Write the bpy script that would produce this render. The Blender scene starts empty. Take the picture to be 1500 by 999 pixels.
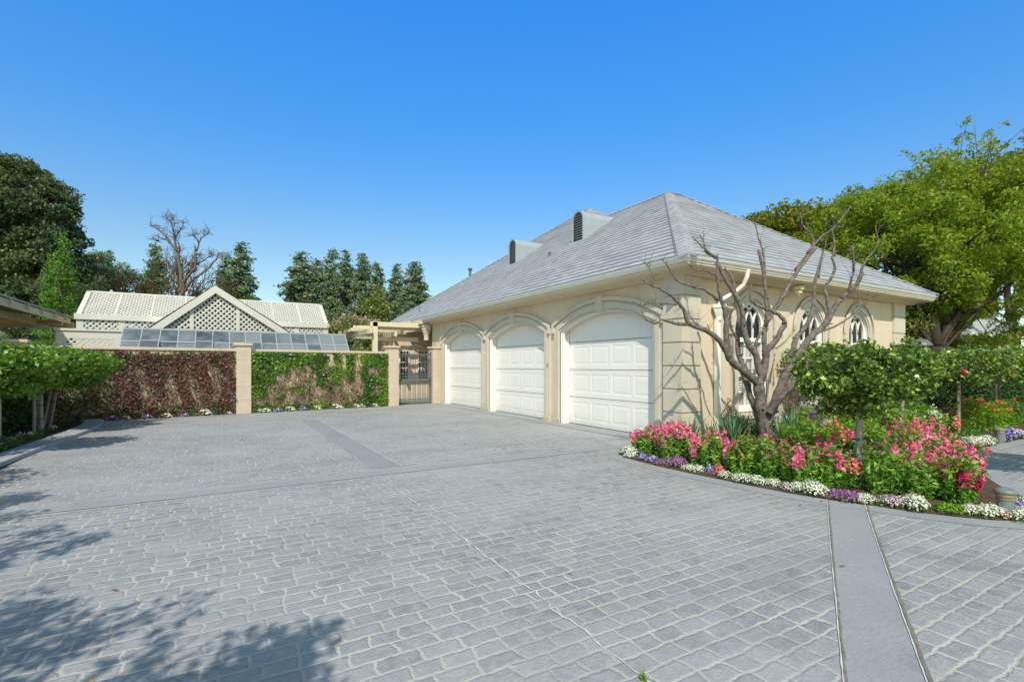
import bpy, math, random
import numpy as np
from mathutils import Vector, Matrix, noise
from mathutils.geometry import tessellate_polygon

random.seed(7)
RNG = np.random.default_rng(11)
SC = bpy.context.scene
COL = SC.collection
R = math.radians

# ------------------------------------------------------------------ materials
def new_mat(name):
    m = bpy.data.materials.new(name); m.use_nodes = True
    nt = m.node_tree; nt.nodes.clear()
    out = nt.nodes.new('ShaderNodeOutputMaterial')
    b = nt.nodes.new('ShaderNodeBsdfPrincipled')
    nt.links.new(b.outputs[0], out.inputs[0])
    return m, nt, b, out

def nd(nt, t, **kw):
    n = nt.nodes.new(t)
    for k, v in kw.items():
        if k.startswith('i_'):
            n.inputs[k[2:].replace('_', ' ')].default_value = v
        else:
            setattr(n, k, v)
    return n

def mixc(nt, fac, a, b, mode='MIX'):
    n = nt.nodes.new('ShaderNodeMix'); n.data_type = 'RGBA'; n.blend_type = mode
    for sock, val in ((n.inputs[0], fac), (n.inputs[6], a), (n.inputs[7], b)):
        if hasattr(val, 'links') or hasattr(val, 'is_linked'):
            nt.links.new(val, sock)
        elif isinstance(val, (int, float)):
            sock.default_value = val
        else:
            sock.default_value = (*val, 1)
    return n.outputs[2]

def mth(nt, op, a, b=None, c=None, clamp=False):
    n = nt.nodes.new('ShaderNodeMath'); n.operation = op; n.use_clamp = clamp
    for i, val in enumerate((a, b, c)):
        if val is None: continue
        if hasattr(val, 'is_linked'): nt.links.new(val, n.inputs[i])
        else: n.inputs[i].default_value = val
    return n.outputs[0]

def maprange(nt, v, a, b, c=0.0, d=1.0):
    n = nt.nodes.new('ShaderNodeMapRange')
    nt.links.new(v, n.inputs[0])
    for i, x in enumerate((a, b, c, d)): n.inputs[i+1].default_value = x
    return n.outputs[0]

def noi(nt, vec, scale, detail=4, rough=.55):
    n = nt.nodes.new('ShaderNodeTexNoise')
    n.inputs['Scale'].default_value = scale; n.inputs['Detail'].default_value = detail
    n.inputs['Roughness'].default_value = rough
    if vec is not None: nt.links.new(vec, n.inputs['Vector'])
    return n.outputs['Fac']

def geopos(nt):
    return nt.nodes.new('ShaderNodeNewGeometry').outputs['Position']

def bump(nt, b, h, strength=.3, dist=.01):
    n = nt.nodes.new('ShaderNodeBump'); n.inputs['Strength'].default_value = strength
    n.inputs['Distance'].default_value = dist
    nt.links.new(h, n.inputs['Height']); nt.links.new(n.outputs[0], b.inputs['Normal'])

def surf(name, c1, c2, scale=3, rough=.8, bstr=.25, bdist=.004, bscale=60, grime=0.0, spec=.3, metal=0.0, streak=0.0):
    m, nt, b, out = new_mat(name)
    p = geopos(nt)
    f = noi(nt, p, scale, 6, .6)
    f = maprange(nt, f, .3, .7)
    c = mixc(nt, f, c1, c2)
    if grime > 0:
        sep = nt.nodes.new('ShaderNodeSeparateXYZ'); nt.links.new(p, sep.inputs[0])
        h = maprange(nt, sep.outputs[2], .0, .35, 1, 0)
        g2 = mth(nt, 'MULTIPLY', h, noi(nt, p, 5, 4), clamp=True)
        g2 = mth(nt, 'MULTIPLY', g2, grime * 1.8, clamp=True)
        c = mixc(nt, g2, c, tuple(x * .55 for x in c1))
    if streak > 0:
        mp = nt.nodes.new('ShaderNodeMapping'); mp.inputs['Scale'].default_value = (6, 6, .35)
        nt.links.new(p, mp.inputs[0])
        s = maprange(nt, noi(nt, mp.outputs[0], 1.0, 4, .6), .5, .75, 0, streak)
        c = mixc(nt, s, c, tuple(x * .6 for x in c1))
    nt.links.new(c, b.inputs['Base Color'])
    b.inputs['Roughness'].default_value = rough
    b.inputs['Specular IOR Level'].default_value = spec
    b.inputs['Metallic'].default_value = metal
    if bstr > 0: bump(nt, b, noi(nt, p, bscale, 5, .6), bstr, bdist)
    return m

def leafmat(name, cols, rough=.55, trans=.35, patch=None, patch_scale=.8, spec=.35):
    """cols: list of colours picked per leaf; patch: second list blended in by a large noise"""
    m = bpy.data.materials.new(name); m.use_nodes = True
    nt = m.node_tree; nt.nodes.clear()
    out = nt.nodes.new('ShaderNodeOutputMaterial')
    g = nt.nodes.new('ShaderNodeNewGeometry')
    def ramp(cs):
        r = nt.nodes.new('ShaderNodeValToRGB'); e = r.color_ramp.elements
        while len(e) < len(cs): e.new(.5)
        for i, c in enumerate(cs):
            e[i].position = i / max(1, len(cs) - 1); e[i].color = (*c, 1)
        nt.links.new(g.outputs['Random Per Island'], r.inputs[0])
        return r.outputs[0]
    c = ramp(cols)
    if patch:
        f = maprange(nt, noi(nt, g.outputs['Position'], patch_scale, 3, .5), .42, .6)
        c = mixc(nt, f, c, ramp(patch))
    b = nt.nodes.new('ShaderNodeBsdfPrincipled')
    nt.links.new(c, b.inputs['Base Color'])
    b.inputs['Roughness'].default_value = rough
    b.inputs['Specular IOR Level'].default_value = spec
    if trans > 0:
        t = nt.nodes.new('ShaderNodeBsdfTranslucent')
        c2 = mixc(nt, 1.0, c, (1.25, 1.3, .7), 'MULTIPLY')
        nt.links.new(c2, t.inputs[0])
        mx = nt.nodes.new('ShaderNodeMixShader'); mx.inputs[0].default_value = trans
        nt.links.new(b.outputs[0], mx.inputs[1]); nt.links.new(t.outputs[0], mx.inputs[2])
        nt.links.new(mx.outputs[0], out.inputs[0])
    else:
        nt.links.new(b.outputs[0], out.inputs[0])
    return m

def paving_material(name, dark=1.0):
    m, nt, b, out = new_mat(name)
    p = geopos(nt)
    n1 = nt.nodes.new('ShaderNodeTexNoise'); n1.inputs['Scale'].default_value = 3.2; n1.inputs['Detail'].default_value = 2
    n2 = nt.nodes.new('ShaderNodeTexNoise'); n2.inputs['Scale'].default_value = 14; n2.inputs['Detail'].default_value = 3
    nt.links.new(p, n1.inputs['Vector']); nt.links.new(p, n2.inputs['Vector'])
    def warp(vec, n, amt):
        s = nt.nodes.new('ShaderNodeVectorMath'); s.operation = 'SUBTRACT'
        nt.links.new(n.outputs['Color'], s.inputs[0]); s.inputs[1].default_value = (.5, .5, .5)
        k = nt.nodes.new('ShaderNodeVectorMath'); k.operation = 'MULTIPLY'
        nt.links.new(s.outputs[0], k.inputs[0]); k.inputs[1].default_value = amt
        a = nt.nodes.new('ShaderNodeVectorMath'); a.operation = 'ADD'
        nt.links.new(vec, a.inputs[0]); nt.links.new(k.outputs[0], a.inputs[1])
        return a.outputs[0]
    n3 = nt.nodes.new('ShaderNodeTexNoise'); n3.inputs['Scale'].default_value = 42; n3.inputs['Detail'].default_value = 4
    nt.links.new(p, n3.inputs['Vector'])
    v = warp(p, n1, (.12, .035, 0)); v = warp(v, n2, (.045, .034, 0)); v = warp(v, n3, (.016, .016, 0))
    def bricks(w, msize, smooth):
        br = nt.nodes.new('ShaderNodeTexBrick')
        br.offset = .43; br.offset_frequency = 2; br.squash = .78; br.squash_frequency = 3
        br.inputs['Scale'].default_value = 1
        br.inputs['Brick Width'].default_value = w; br.inputs['Row Height'].default_value = .135
        br.inputs['Mortar Size'].default_value = msize; br.inputs['Mortar Smooth'].default_value = smooth
        br.inputs['Color1'].default_value = (0, 0, 0, 1); br.inputs['Color2'].default_value = (1, 1, 1, 1)
        br.inputs['Mortar'].default_value = (.5, .5, .5, 1)
        nt.links.new(v, br.inputs['Vector'])
        return br
    br = bricks(.238, .0112, .5)
    brw = bricks(.238, .021, 1.0)
    fine = noi(nt, p, 60, 6, .7)
    mpf = nt.nodes.new('ShaderNodeMapping'); mpf.inputs['Scale'].default_value = (22, 60, 1); mpf.inputs['Rotation'].default_value = (0, 0, .4)
    nt.links.new(p, mpf.inputs[0])
    brush = noi(nt, mpf.outputs[0], 1.0, 5, .65)
    med = noi(nt, p, 11, 5, .65)
    big = noi(nt, p, .45, 4, .6)
    mid = noi(nt, p, 1.5, 5, .62)
    c = mixc(nt, br.outputs['Color'], (.180, .187, .203), (.30, .305, .312))
    c = mixc(nt, maprange(nt, med, .38, .66, 0, .8), c, (.345, .355, .368))
    c = mixc(nt, maprange(nt, brush, .45, .72, 0, .7), c, (.165, .175, .198))
    c = mixc(nt, maprange(nt, fine, .5, .72, 0, .65), c, (.45, .455, .46))
    # grout shows strongly in places, wears away in others
    wear = maprange(nt, mid, .38, .56, .30, .95)
    gf = mth(nt, 'MULTIPLY', maprange(nt, br.outputs['Fac'], 0.05, .85), wear, clamp=True)
    gf = mth(nt, 'MULTIPLY', gf, maprange(nt, fine, .25, .55, .55, 1.0), clamp=True)
    gcol = mixc(nt, maprange(nt, noi(nt, p, 2.2, 4), .4, .65), (.51, .495, .455), (.45, .405, .335))
    c = mixc(nt, gf, c, gcol)
    c = mixc(nt, maprange(nt, big, .42, .68, 0, .5), c, (.385, .395, .41))
    st = maprange(nt, noi(nt, p, .8, 6, .7), .56, .74, 0, .4)
    c = mixc(nt, st, c, (.20, .21, .232))
    # tyre scuffs running towards the doors, and a few oil spots
    mpt = nt.nodes.new('ShaderNodeMapping'); mpt.inputs['Scale'].default_value = (.16, 1.5, 1); mpt.inputs['Rotation'].default_value = (0, 0, -.22); nt.links.new(p, mpt.inputs[0])
    ty = maprange(nt, noi(nt, mpt.outputs[0], 1.0, 3, .5), .56, .68, 0, .30); ty = mth(nt, 'MULTIPLY', ty, maprange(nt, fine, .3, .6, .4, 1.0), clamp=True)
    c = mixc(nt, ty, c, (.15, .155, .17))
    vo = nt.nodes.new('ShaderNodeTexVoronoi'); vo.inputs['Scale'].default_value = .55; nt.links.new(p, vo.inputs['Vector'])
    oil = mth(nt, 'MULTIPLY', maprange(nt, vo.outputs['Distance'], .02, .11, .55, 0), maprange(nt, med, .35, .6), clamp=True)
    c = mixc(nt, oil, c, (.10, .10, .105))
    if dark != 1.0: c = mixc(nt, 1.0, c, (dark, dark, dark), 'MULTIPLY')
    nt.links.new(c, b.inputs['Base Color'])
    b.inputs['Roughness'].default_value = .72; b.inputs['Specular IOR Level'].default_value = .35
    h = mth(nt, 'SUBTRACT', 1.0, brw.outputs['Fac'])
    h = mth(nt, 'MULTIPLY', h, 1.0)
    h = mth(nt, 'ADD', h, mth(nt, 'MULTIPLY', med, 1.1))
    h = mth(nt, 'ADD', h, mth(nt, 'MULTIPLY', brush, .5))
    bump(nt, b, h, .6, .0075)
    return m

def shingle_material(name):
    m, nt, b, out = new_mat(name)
    tc = nt.nodes.new('ShaderNodeTexCoord')
    br = nt.nodes.new('ShaderNodeTexBrick')
    br.offset = .37; br.offset_frequency = 2; br.squash = .7; br.squash_frequency = 3
    br.inputs['Scale'].default_value = 1
    br.inputs['Brick Width'].default_value = .27; br.inputs['Row Height'].default_value = .24
    br.inputs['Mortar Size'].default_value = .006; br.inputs['Mortar Smooth'].default_value = .1
    br.inputs['Color1'].default_value = (.25, .265, .30, 1); br.inputs['Color2'].default_value = (.44, .455, .495, 1)
    br.inputs['Mortar'].default_value = (.17, .18, .21, 1)
    nt.links.new(tc.outputs['UV'], br.inputs['Vector'])
    p = geopos(nt)
    mp = nt.nodes.new('ShaderNodeMapping'); mp.inputs['Scale'].default_value = (14, 1.6, 1)
    nt.links.new(tc.outputs['UV'], mp.inputs[0])
    s = noi(nt, mp.outputs[0], 2.0, 5, .6)
    c = mixc(nt, maprange(nt, s, .3, .7, 0, .6), br.outputs['Color'], (.37, .385, .42))
    c = mixc(nt, maprange(nt, noi(nt, p, 1.6, 5, .65), .42, .66, 0, .45), c, (.43, .445, .48))
    suv = nt.nodes.new('ShaderNodeSeparateXYZ'); nt.links.new(tc.outputs['UV'], suv.inputs[0])
    fr = mth(nt, 'FRACT', mth(nt, 'DIVIDE', suv.outputs[1], .24))
    mp2 = nt.nodes.new('ShaderNodeMapping'); mp2.inputs['Scale'].default_value = (3.7, 4.2, 1); nt.links.new(tc.outputs['UV'], mp2.inputs[0])
    brk = maprange(nt, noi(nt, mp2.outputs[0], 1.0, 3, .6), .38, .6, .3, 1)
    dk = mth(nt, 'MULTIPLY', maprange(nt, fr, .84, .95, 0, .95), brk, clamp=True)
    c = mixc(nt, dk, c, (.075, .08, .095))  # dark band under each upper course: its shadow and butt gaps, painted in
    nt.links.new(c, b.inputs['Base Color'])
    b.inputs['Roughness'].default_value = .8; b.inputs['Specular IOR Level'].default_value = .25
    h = mth(nt, 'ADD', mth(nt, 'SUBTRACT', 1.0, br.outputs['Fac']), mth(nt, 'MULTIPLY', s, .6))
    bump(nt, b, h, .5, .012)
    return m

M = {}
M['stucco'] = surf('stucco', (.70, .59, .445), (.63, .525, .385), 1.3, .9, .6, .006, 90, .6, .15, streak=.32)
M['trim'] = surf('cast_stone', (.61, .55, .45), (.54, .485, .39), 2.2, .85, .35, .003, 110, .5, .2, streak=.25)
M['white'] = surf('white_paint', (.82, .80, .75), (.78, .76, .71), 2, .45, .05, .001, 40, .1, .4)
M['door'] = surf('door_paint', (.83, .80, .755), (.80, .77, .725), 1.2, .45, .08, .001, 70, .45, .4, streak=.12)
M['gutter'] = surf('gutter_paint', (.86, .84, .78), (.82, .80, .73), 2, .4, .03, .001, 30, 0, .45, streak=.2)
M['cornice'] = surf('cornice_paint', (.70, .60, .42), (.66, .56, .385), 2, .6, .05, .001, 60)
M['shingle'] = shingle_material('slate_shingles')
M['zinc'] = surf('painted_metal', (.35, .395, .43), (.30, .345, .375), 4, .45, .05, .001, 30, 0, .5)
M['dark'] = surf('dark_void', (.02, .022, .025), (.03, .03, .035), 4, .8, 0)
M['gap'] = surf('door_gap_rubber', (.03, .03, .03), (.04, .04, .04), 4, .8, 0)
M['iron'] = surf('wrought_iron', (.10, .115, .11), (.15, .165, .155), 12, .5, .2, .001, 80, 0, .4)
M['paving'] = paving_material('stamped_concrete')
def band_material(name, c1, c2, c3):
    m, nt, b, out = new_mat(name); p = geopos(nt)
    mpf = nt.nodes.new('ShaderNodeMapping'); mpf.inputs['Scale'].default_value = (16, 42, 1); mpf.inputs['Rotation'].default_value = (0, 0, .5)
    nt.links.new(p, mpf.inputs[0])
    brush = noi(nt, mpf.outputs[0], 1.0, 6, .7); big = noi(nt, p, 1.1, 5, .65); fine = noi(nt, p, 70, 5, .7)
    c = mixc(nt, maprange(nt, big, .35, .65), c1, c2)
    c = mixc(nt, maprange(nt, brush, .42, .7, 0, .6), c, c3)
    c = mixc(nt, maprange(nt, fine, .5, .75, 0, .5), c, tuple(x*1.3 for x in c1))
    sp_ = maprange(nt, noi(nt, p, 2.6, 5, .7), .62, .72, 0, .45); c = mixc(nt, sp_, c, tuple(x*.55 for x in c1))
    nt.links.new(c, b.inputs['Base Color']); b.inputs['Roughness'].default_value = .78; b.inputs['Specular IOR Level'].default_value = .3
    bump(nt, b, mth(nt, 'ADD', brush, fine), .45, .006)
    return m
M['band'] = band_material('smooth_concrete', (.315, .328, .345), (.27, .283, .302), (.21, .222, .245))
M['band_dark'] = band_material('smooth_concrete_dark', (.25, .26, .28), (.29, .30, .32), (.18, .19, .21))
M['joint'] = surf('joint_sealant', (.62, .63, .63), (.50, .50, .49), 8, .8, .3, .003, 60)
M['joint_dark'] = surf('joint_gap', (.13, .12, .10), (.24, .22, .17), 14, .9, .3, .003, 60)
M['kerb'] = surf('kerb_concrete', (.40, .41, .42), (.31, .32, .335), 3, .85, .4, .004, 50)
M['soil'] = surf('soil', (.075, .05, .035), (.13, .09, .065), 7, .95, 1.0, .03, 30, 0, .1)
M['ground'] = surf('grass_ground', (.06, .09, .03), (.10, .11, .05), .6, .95, .6, .03, 20, 0, .1)
M['wall'] = surf('garden_wall_stucco', (.60, .48, .33), (.54, .43, .295), 1.6, .9, .4, .004, 120, .5, .15, streak=.3)
M['cap'] = surf('wall_cap_stone', (.60, .50, .39), (.52, .43, .335), 3, .85, .3, .003, 80, 0, .2, streak=.3)
M['lattice'] = surf('lattice_white', (.62, .60, .545), (.56, .54, .49), 1.4, .6, .1, .001, 60, 0, .3)
M['beam'] = surf('painted_beam', (.70, .61, .43), (.64, .55, .385), 2.5, .6, .12, .002, 40)
M['beamdark'] = surf('old_beam', (.60, .50, .31), (.52, .43, .26), 2.5, .7, .12, .002, 40)
M['bark_pale'] = surf('smooth_bark', (.068, .05, .042), (.245, .21, .185), 15, .8, .9, .009, 38, 0, .2)
M['bark'] = surf('rough_bark', (.12, .09, .07), (.19, .15, .12), 8, .9, .9, .01, 25, 0, .1)
M['bark_dark'] = surf('dark_bark', (.045, .035, .028), (.08, .06, .05), 6, .9, .8, .01, 25, 0, .1)
M['bark_ochre'] = surf('lichen_bark', (.16, .11, .05), (.10, .085, .06), 3, .9, .5, .01, 15, 0, .1)
M['stake'] = surf('stake_wood', (.34, .30, .25), (.25, .22, .185), 12, .85, .5, .003, 50)
M['tie'] = surf('rubber_tie', (.02, .02, .02), (.03, .03, .03), 5, .6, 0)
M['bollard'] = surf('bollard_metal', (.13, .145, .16), (.19, .205, .22), 14, .5, .3, .002, 70, 0, .5)
M['brass'] = surf('brass_band', (.55, .36, .12), (.42, .28, .10), 10, .35, .1, .001, 40, 0, .5, .6)
M['twig'] = surf('vine_twigs', (.30, .20, .155), (.38, .27, .21), 9, .9, .3, .003, 40)
M['hose'] = surf('drip_hose', (.03, .03, .03), (.06, .05, .05), 9, .6, .1, .001, 40)
M['roof_far'] = surf('far_roof', (.30, .315, .35), (.38, .39, .42), 3, .85, .5, .01, 14)
M['teal'] = surf('painted_pole', (.10, .28, .28), (.13, .33, .32), 5, .5, 0)

def glass(name, col, trans=.45, rough=.06):
    m = bpy.data.materials.new(name); m.use_nodes = True
    nt = m.node_tree; nt.nodes.clear()
    out = nt.nodes.new('ShaderNodeOutputMaterial')
    b = nt.nodes.new('ShaderNodeBsdfPrincipled')
    p = geopos(nt)
    c = mixc(nt, maprange(nt, noi(nt, p, 1.1, 4), .35, .65), col, tuple(x * .55 for x in col))
    nt.links.new(c, b.inputs['Base Color']); b.inputs['Roughness'].default_value = rough
    b.inputs['Specular IOR Level'].default_value = .9
    t = nt.nodes.new('ShaderNodeBsdfTransparent')
    mx = nt.nodes.new('ShaderNodeMixShader'); mx.inputs[0].default_value = trans
    nt.links.new(b.outputs[0], mx.inputs[1]); nt.links.new(t.outputs[0], mx.inputs[2])
    nt.links.new(mx.outputs[0], out.inputs[0])
    return m
M['pane'] = glass('window_glass', (.16, .20, .22), .80)
M['ghglass'] = glass('greenhouse_glass', (.24, .30, .34), .30, .10)
_nt = M['ghglass'].node_tree; _g = _nt.nodes.new('ShaderNodeNewGeometry'); _r = _nt.nodes.new('ShaderNodeValToRGB')
_e = _r.color_ramp.elements
while len(_e) < 5: _e.new(.5)
for _i, _c in enumerate([(.035, .055, .075), (.30, .345, .375), (.07, .105, .135), (.18, .23, .265), (.045, .07, .095)]): _e[_i].position = _i/4; _e[_i].color = (*_c, 1)
_nt.links.new(_g.outputs['Random Per Island'], _r.inputs[0])
_b = [n for n in _nt.nodes if n.type == 'BSDF_PRINCIPLED'][0]
_nt.links.new(mixc(_nt, maprange(_nt, noi(_nt, _g.outputs['Position'], 2.2, 4), .4, .65, 0, .55), _r.outputs[0], (.30, .35, .385)), _b.inputs['Base Color'])
M['frost'] = surf('shutter_white', (.80, .79, .74), (.74, .73, .68), 4, .6, 0)

G = {}
G['std'] = leafmat('rose_leaves', [(.040, .085, .017), (.073, .151, .021), (.146, .264, .037), (.291, .408, .063), (.052, .106, .021), (.116, .211, .032), (.437, .553, .126)], .36, .24, spec=.5)
G['std_light'] = leafmat('rose_leaves_light', [(.090, .180, .024), (.157, .278, .036), (.224, .377, .042), (.113, .230, .036)], .4, .35, spec=.5)
G['maple'] = leafmat('spring_leaves', [(.118, .210, .018), (.202, .315, .026), (.286, .390, .036), (.336, .330, .036)], .5, .45, patch=[(.269, .300, .024), (.168, .285, .024), (.370, .375, .042)], patch_scale=.35)
G['back'] = leafmat('back_leaves', [(.133, .176, .016), (.208, .257, .022), (.283, .284, .033), (.105, .149, .016)], .6, .4)
G['euc'] = leafmat('dark_leaves', [(.029, .054, .027), (.053, .093, .042), (.114, .177, .072), (.040, .076, .036)], .6, .2, patch=[(.121, .143, .053), (.174, .218, .083), (.080, .118, .045)], patch_scale=.5)
G['redwood'] = leafmat('conifer_needles', [(.066, .152, .101), (.130, .240, .151), (.221, .326, .188), (.274, .290, .163)], .7, .15, patch=[(.367, .326, .163), (.185, .270, .144), (.109, .200, .128)], patch_scale=.55)
G['young'] = leafmat('young_leaves', [(.096, .240, .036), (.156, .348, .048), (.204, .408, .072), (.060, .156, .024)], .55, .4)
G['scrub'] = leafmat('scrub_leaves', [(.070, .126, .042), (.126, .182, .063), (.049, .084, .035), (.182, .182, .098)], .7, .25)
G['conic'] = leafmat('conic_leaves', [(.140, .196, .042), (.224, .280, .063), (.308, .336, .098), (.084, .126, .035)], .5, .3)
G['brownleaf'] = leafmat('brown_leaves', [(.16, .10, .045), (.22, .15, .06), (.10, .08, .05)], .8, .3)
G['ivy'] = leafmat('ivy_leaves', [(.041, .100, .024), (.073, .165, .030), (.120, .235, .037), (.041, .084, .024)], .4, .3, patch=[(.135, .282, .018), (.201, .365, .024), (.095, .201, .024)], patch_scale=1.1, spec=.5)
G['ivydark'] = leafmat('ivy_leaves_dark', [(.034, .081, .027), (.054, .121, .038), (.068, .149, .041)], .5, .25)
G['red'] = leafmat('creeper_red_leaves', [(.127, .032, .032), (.212, .059, .058), (.286, .124, .109), (.105, .052, .043), (.074, .110, .036)], .45, .25)
G['mauve'] = leafmat('creeper_mauve_leaves', [(.234, .129, .120), (.317, .193, .181), (.176, .108, .072), (.116, .108, .048), (.350, .215, .205)], .7, .2)
G['snap'] = leafmat('snapdragon_leaves', [(.077, .197, .029), (.131, .314, .035), (.218, .433, .051), (.305, .470, .072)], .45, .35)
G['iris'] = leafmat('iris_leaves', [(.068, .149, .068), (.121, .230, .108), (.176, .297, .162)], .45, .3)
G['lime'] = leafmat('lime_leaves', [(.138, .287, .017), (.207, .391, .023), (.276, .460, .034), (.081, .184, .017)], .4, .4)
G['shrub'] = leafmat('shrub_leaves', [(.062, .149, .026), (.109, .239, .033), (.156, .299, .052)], .5, .35)
G['pink'] = leafmat('pink_petals', [(.820, .133, .333), (.880, .224, .435), (.900, .388, .563), (.740, .082, .256), (.900, .510, .640)], .5, .35)
G['coral'] = leafmat('coral_petals', [(.84, .20, .22), (.88, .30, .30), (.82, .36, .32), (.66, .14, .14)], .5, .35)
G['magenta'] = leafmat('magenta_petals', [(.45, .02, .12), (.62, .04, .20), (.52, .03, .10)], .5, .3)
G['spent'] = leafmat('spent_petals', [(.42, .16, .10), (.30, .17, .06), (.24, .05, .06), (.22, .20, .06)], .6, .3)
G['wpet'] = leafmat('white_petals', [(.82, .82, .78), (.72, .74, .70), (.86, .86, .84), (.62, .66, .52)], .6, .25)
G['ppet'] = leafmat('purple_petals', [(.36, .10, .38), (.46, .18, .50), (.28, .07, .30), (.60, .35, .62)], .6, .3)
G['bpet'] = leafmat('violet_petals', [(.16, .12, .55), (.25, .20, .68), (.40, .36, .75), (.70, .70, .82)], .6, .3)
G['opet'] = leafmat('orange_petals', [(.75, .16, .07), (.80, .25, .12), (.60, .10, .05)], .6, .3)
G['wist'] = leafmat('wisteria_bloom', [(.40, .26, .34), (.50, .36, .40), (.36, .30, .14), (.46, .38, .18)], .7, .3)
G['dry'] = leafmat('dry_litter', [(.35, .22, .10), (.25, .15, .08), (.45, .32, .16)], .8, .1)

# ------------------------------------------------------------------ mesh helpers
class MB:
    def __init__(s): s.v = []; s.f = []; s.uv = []
    def quad(s, a, b, c, d, uv=None):
        i = len(s.v); s.v += [tuple(a), tuple(b), tuple(c), tuple(d)]; s.f.append((i, i+1, i+2, i+3)); s.uv.append(uv)
    def poly(s, pts, uv=None):
        i = len(s.v); s.v += [tuple(p) for p in pts]; s.f.append(tuple(range(i, i+len(pts)))); s.uv.append(uv)
    def box(s, x0, x1, y0, y1, z0, z1):
        i = len(s.v)
        s.v += [(x0, y0, z0), (x1, y0, z0), (x1, y1, z0), (x0, y1, z0), (x0, y0, z1), (x1, y0, z1), (x1, y1, z1), (x0, y1, z1)]
        for q in ((0, 3, 2, 1), (4, 5, 6, 7), (0, 1, 5, 4), (1, 2, 6, 5), (2, 3, 7, 6), (3, 0, 4, 7)):
            s.f.append(tuple(i+k for k in q)); s.uv.append(None)
    def obox(s, o, ax, ay, az):
        """box from corner o with edge vectors"""
        o = Vector(o); ax = Vector(ax); ay = Vector(ay); az = Vector(az)
        i = len(s.v)
        s.v += [tuple(o), tuple(o+ax), tuple(o+ax+ay), tuple(o+ay), tuple(o+az), tuple(o+ax+az), tuple(o+ax+ay+az), tuple(o+ay+az)]
        for q in ((0, 3, 2, 1), (4, 5, 6, 7), (0, 1, 5, 4), (1, 2, 6, 5), (2, 3, 7, 6), (3, 0, 4, 7)):
            s.f.append(tuple(i+k for k in q)); s.uv.append(None)
    def tube(s, pts, rad, n=8, cap=True):
        pts = [Vector(p) for p in pts]
        if isinstance(rad, (int, float)): rad = [rad]*len(pts)
        i0 = len(s.v); prev = None
        for k, p in enumerate(pts):
            if k == 0: d = pts[1]-pts[0]
            elif k == len(pts)-1: d = pts[-1]-pts[-2]
            else: d = pts[k+1]-pts[k-1]
            d.normalize()
            if prev is None:
                a = d.cross(Vector((0, 0, 1)))
                if a.length < .1: a = d.cross(Vector((1, 0, 0)))
            else:
                a = prev - d*prev.dot(d)
            a.normalize(); prev = a; b = d.cross(a)
            for j in range(n):
                t = 2*math.pi*j/n
                s.v.append(tuple(p + (a*math.cos(t)+b*math.sin(t))*rad[k]))
        for k in range(len(pts)-1):
            for j in range(n):
                a = i0+k*n+j; b2 = i0+k*n+(j+1) % n
                s.f.append((a, b2, b2+n, a+n)); s.uv.append(None)
        if cap:
            s.f.append(tuple(i0+j for j in range(n))[::-1]); s.uv.append(None)
            e = i0+(len(pts)-1)*n
            s.f.append(tuple(e+j for j in range(n))); s.uv.append(None)
    def lathe(s, c, prof, n=16):
        i0 = len(s.v)
        for r, z in prof:
            for j in range(n):
                t = 2*math.pi*j/n; s.v.append((c[0]+r*math.cos(t), c[1]+r*math.sin(t), c[2]+z))
        for k in range(len(prof)-1):
            for j in range(n):
                a = i0+k*n+j; b = i0+k*n+(j+1) % n
                s.f.append((a, b, b+n, a+n)); s.uv.append(None)
        s.f.append(tuple(i0+(len(prof)-1)*n+j for j in range(n))); s.uv.append(None)
    def strip(s, pts, w, fn, d0, d1, closed=False):
        """flat band of width w following a 2D polyline, fn(s,t,depth)->3D, box cross-section"""
        n = len(pts); L = []; Rr = []
        for k in range(n):
            a = pts[k-1] if (k > 0 or closed) else pts[k]
            b = pts[(k+1) % n] if (k < n-1 or closed) else pts[k]
            dx, dy = b[0]-a[0], b[1]-a[1]; l = math.hypot(dx, dy) or 1
            nx, ny = -dy/l*w/2, dx/l*w/2
            L.append((pts[k][0]+nx, pts[k][1]+ny)); Rr.append((pts[k][0]-nx, pts[k][1]-ny))
        s.band(L, Rr, fn, d0, d1, closed)
    def band(s, A, B, fn, d0, d1, closed=False):
        n = len(A); i0 = len(s.v)
        for k in range(n):
            s.v += [tuple(fn(*A[k], d0)), tuple(fn(*B[k], d0)), tuple(fn(*B[k], d1)), tuple(fn(*A[k], d1))]
        for k in range(n if closed else n-1):
            a = i0+4*k; b = i0+4*((k+1) % n)
            for q in ((0, 1), (1, 2), (2, 3), (3, 0)):
                s.f.append((a+q[0], a+q[1], b+q[1], b+q[0])); s.uv.append(None)
        if not closed:
            s.f.append((i0, i0+1, i0+2, i0+3)); s.uv.append(None)
            e = i0+4*(n-1); s.f.append((e+3, e+2, e+1, e)); s.uv.append(None)
    def holed(s, outer, holes, fn, d):
        loops = [[Vector((p[0], p[1], 0)) for p in outer]] + [[Vector((p[0], p[1], 0)) for p in h] for h in holes]
        flat = [p for l in loops for p in l]
        i0 = len(s.v)
        s.v += [tuple(fn(p.x, p.y, d)) for p in flat]
        for t in tessellate_polygon(loops):
            s.f.append(tuple(i0+k for k in t)); s.uv.append(None)
    def reveal(s, loop, fn, d0, d1):
        n = len(loop)
        for k in range(n):
            a = loop[k]; b = loop[(k+1) % n]
            s.quad(fn(*a, d0), fn(*b, d0), fn(*b, d1), fn(*a, d1))
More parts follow.
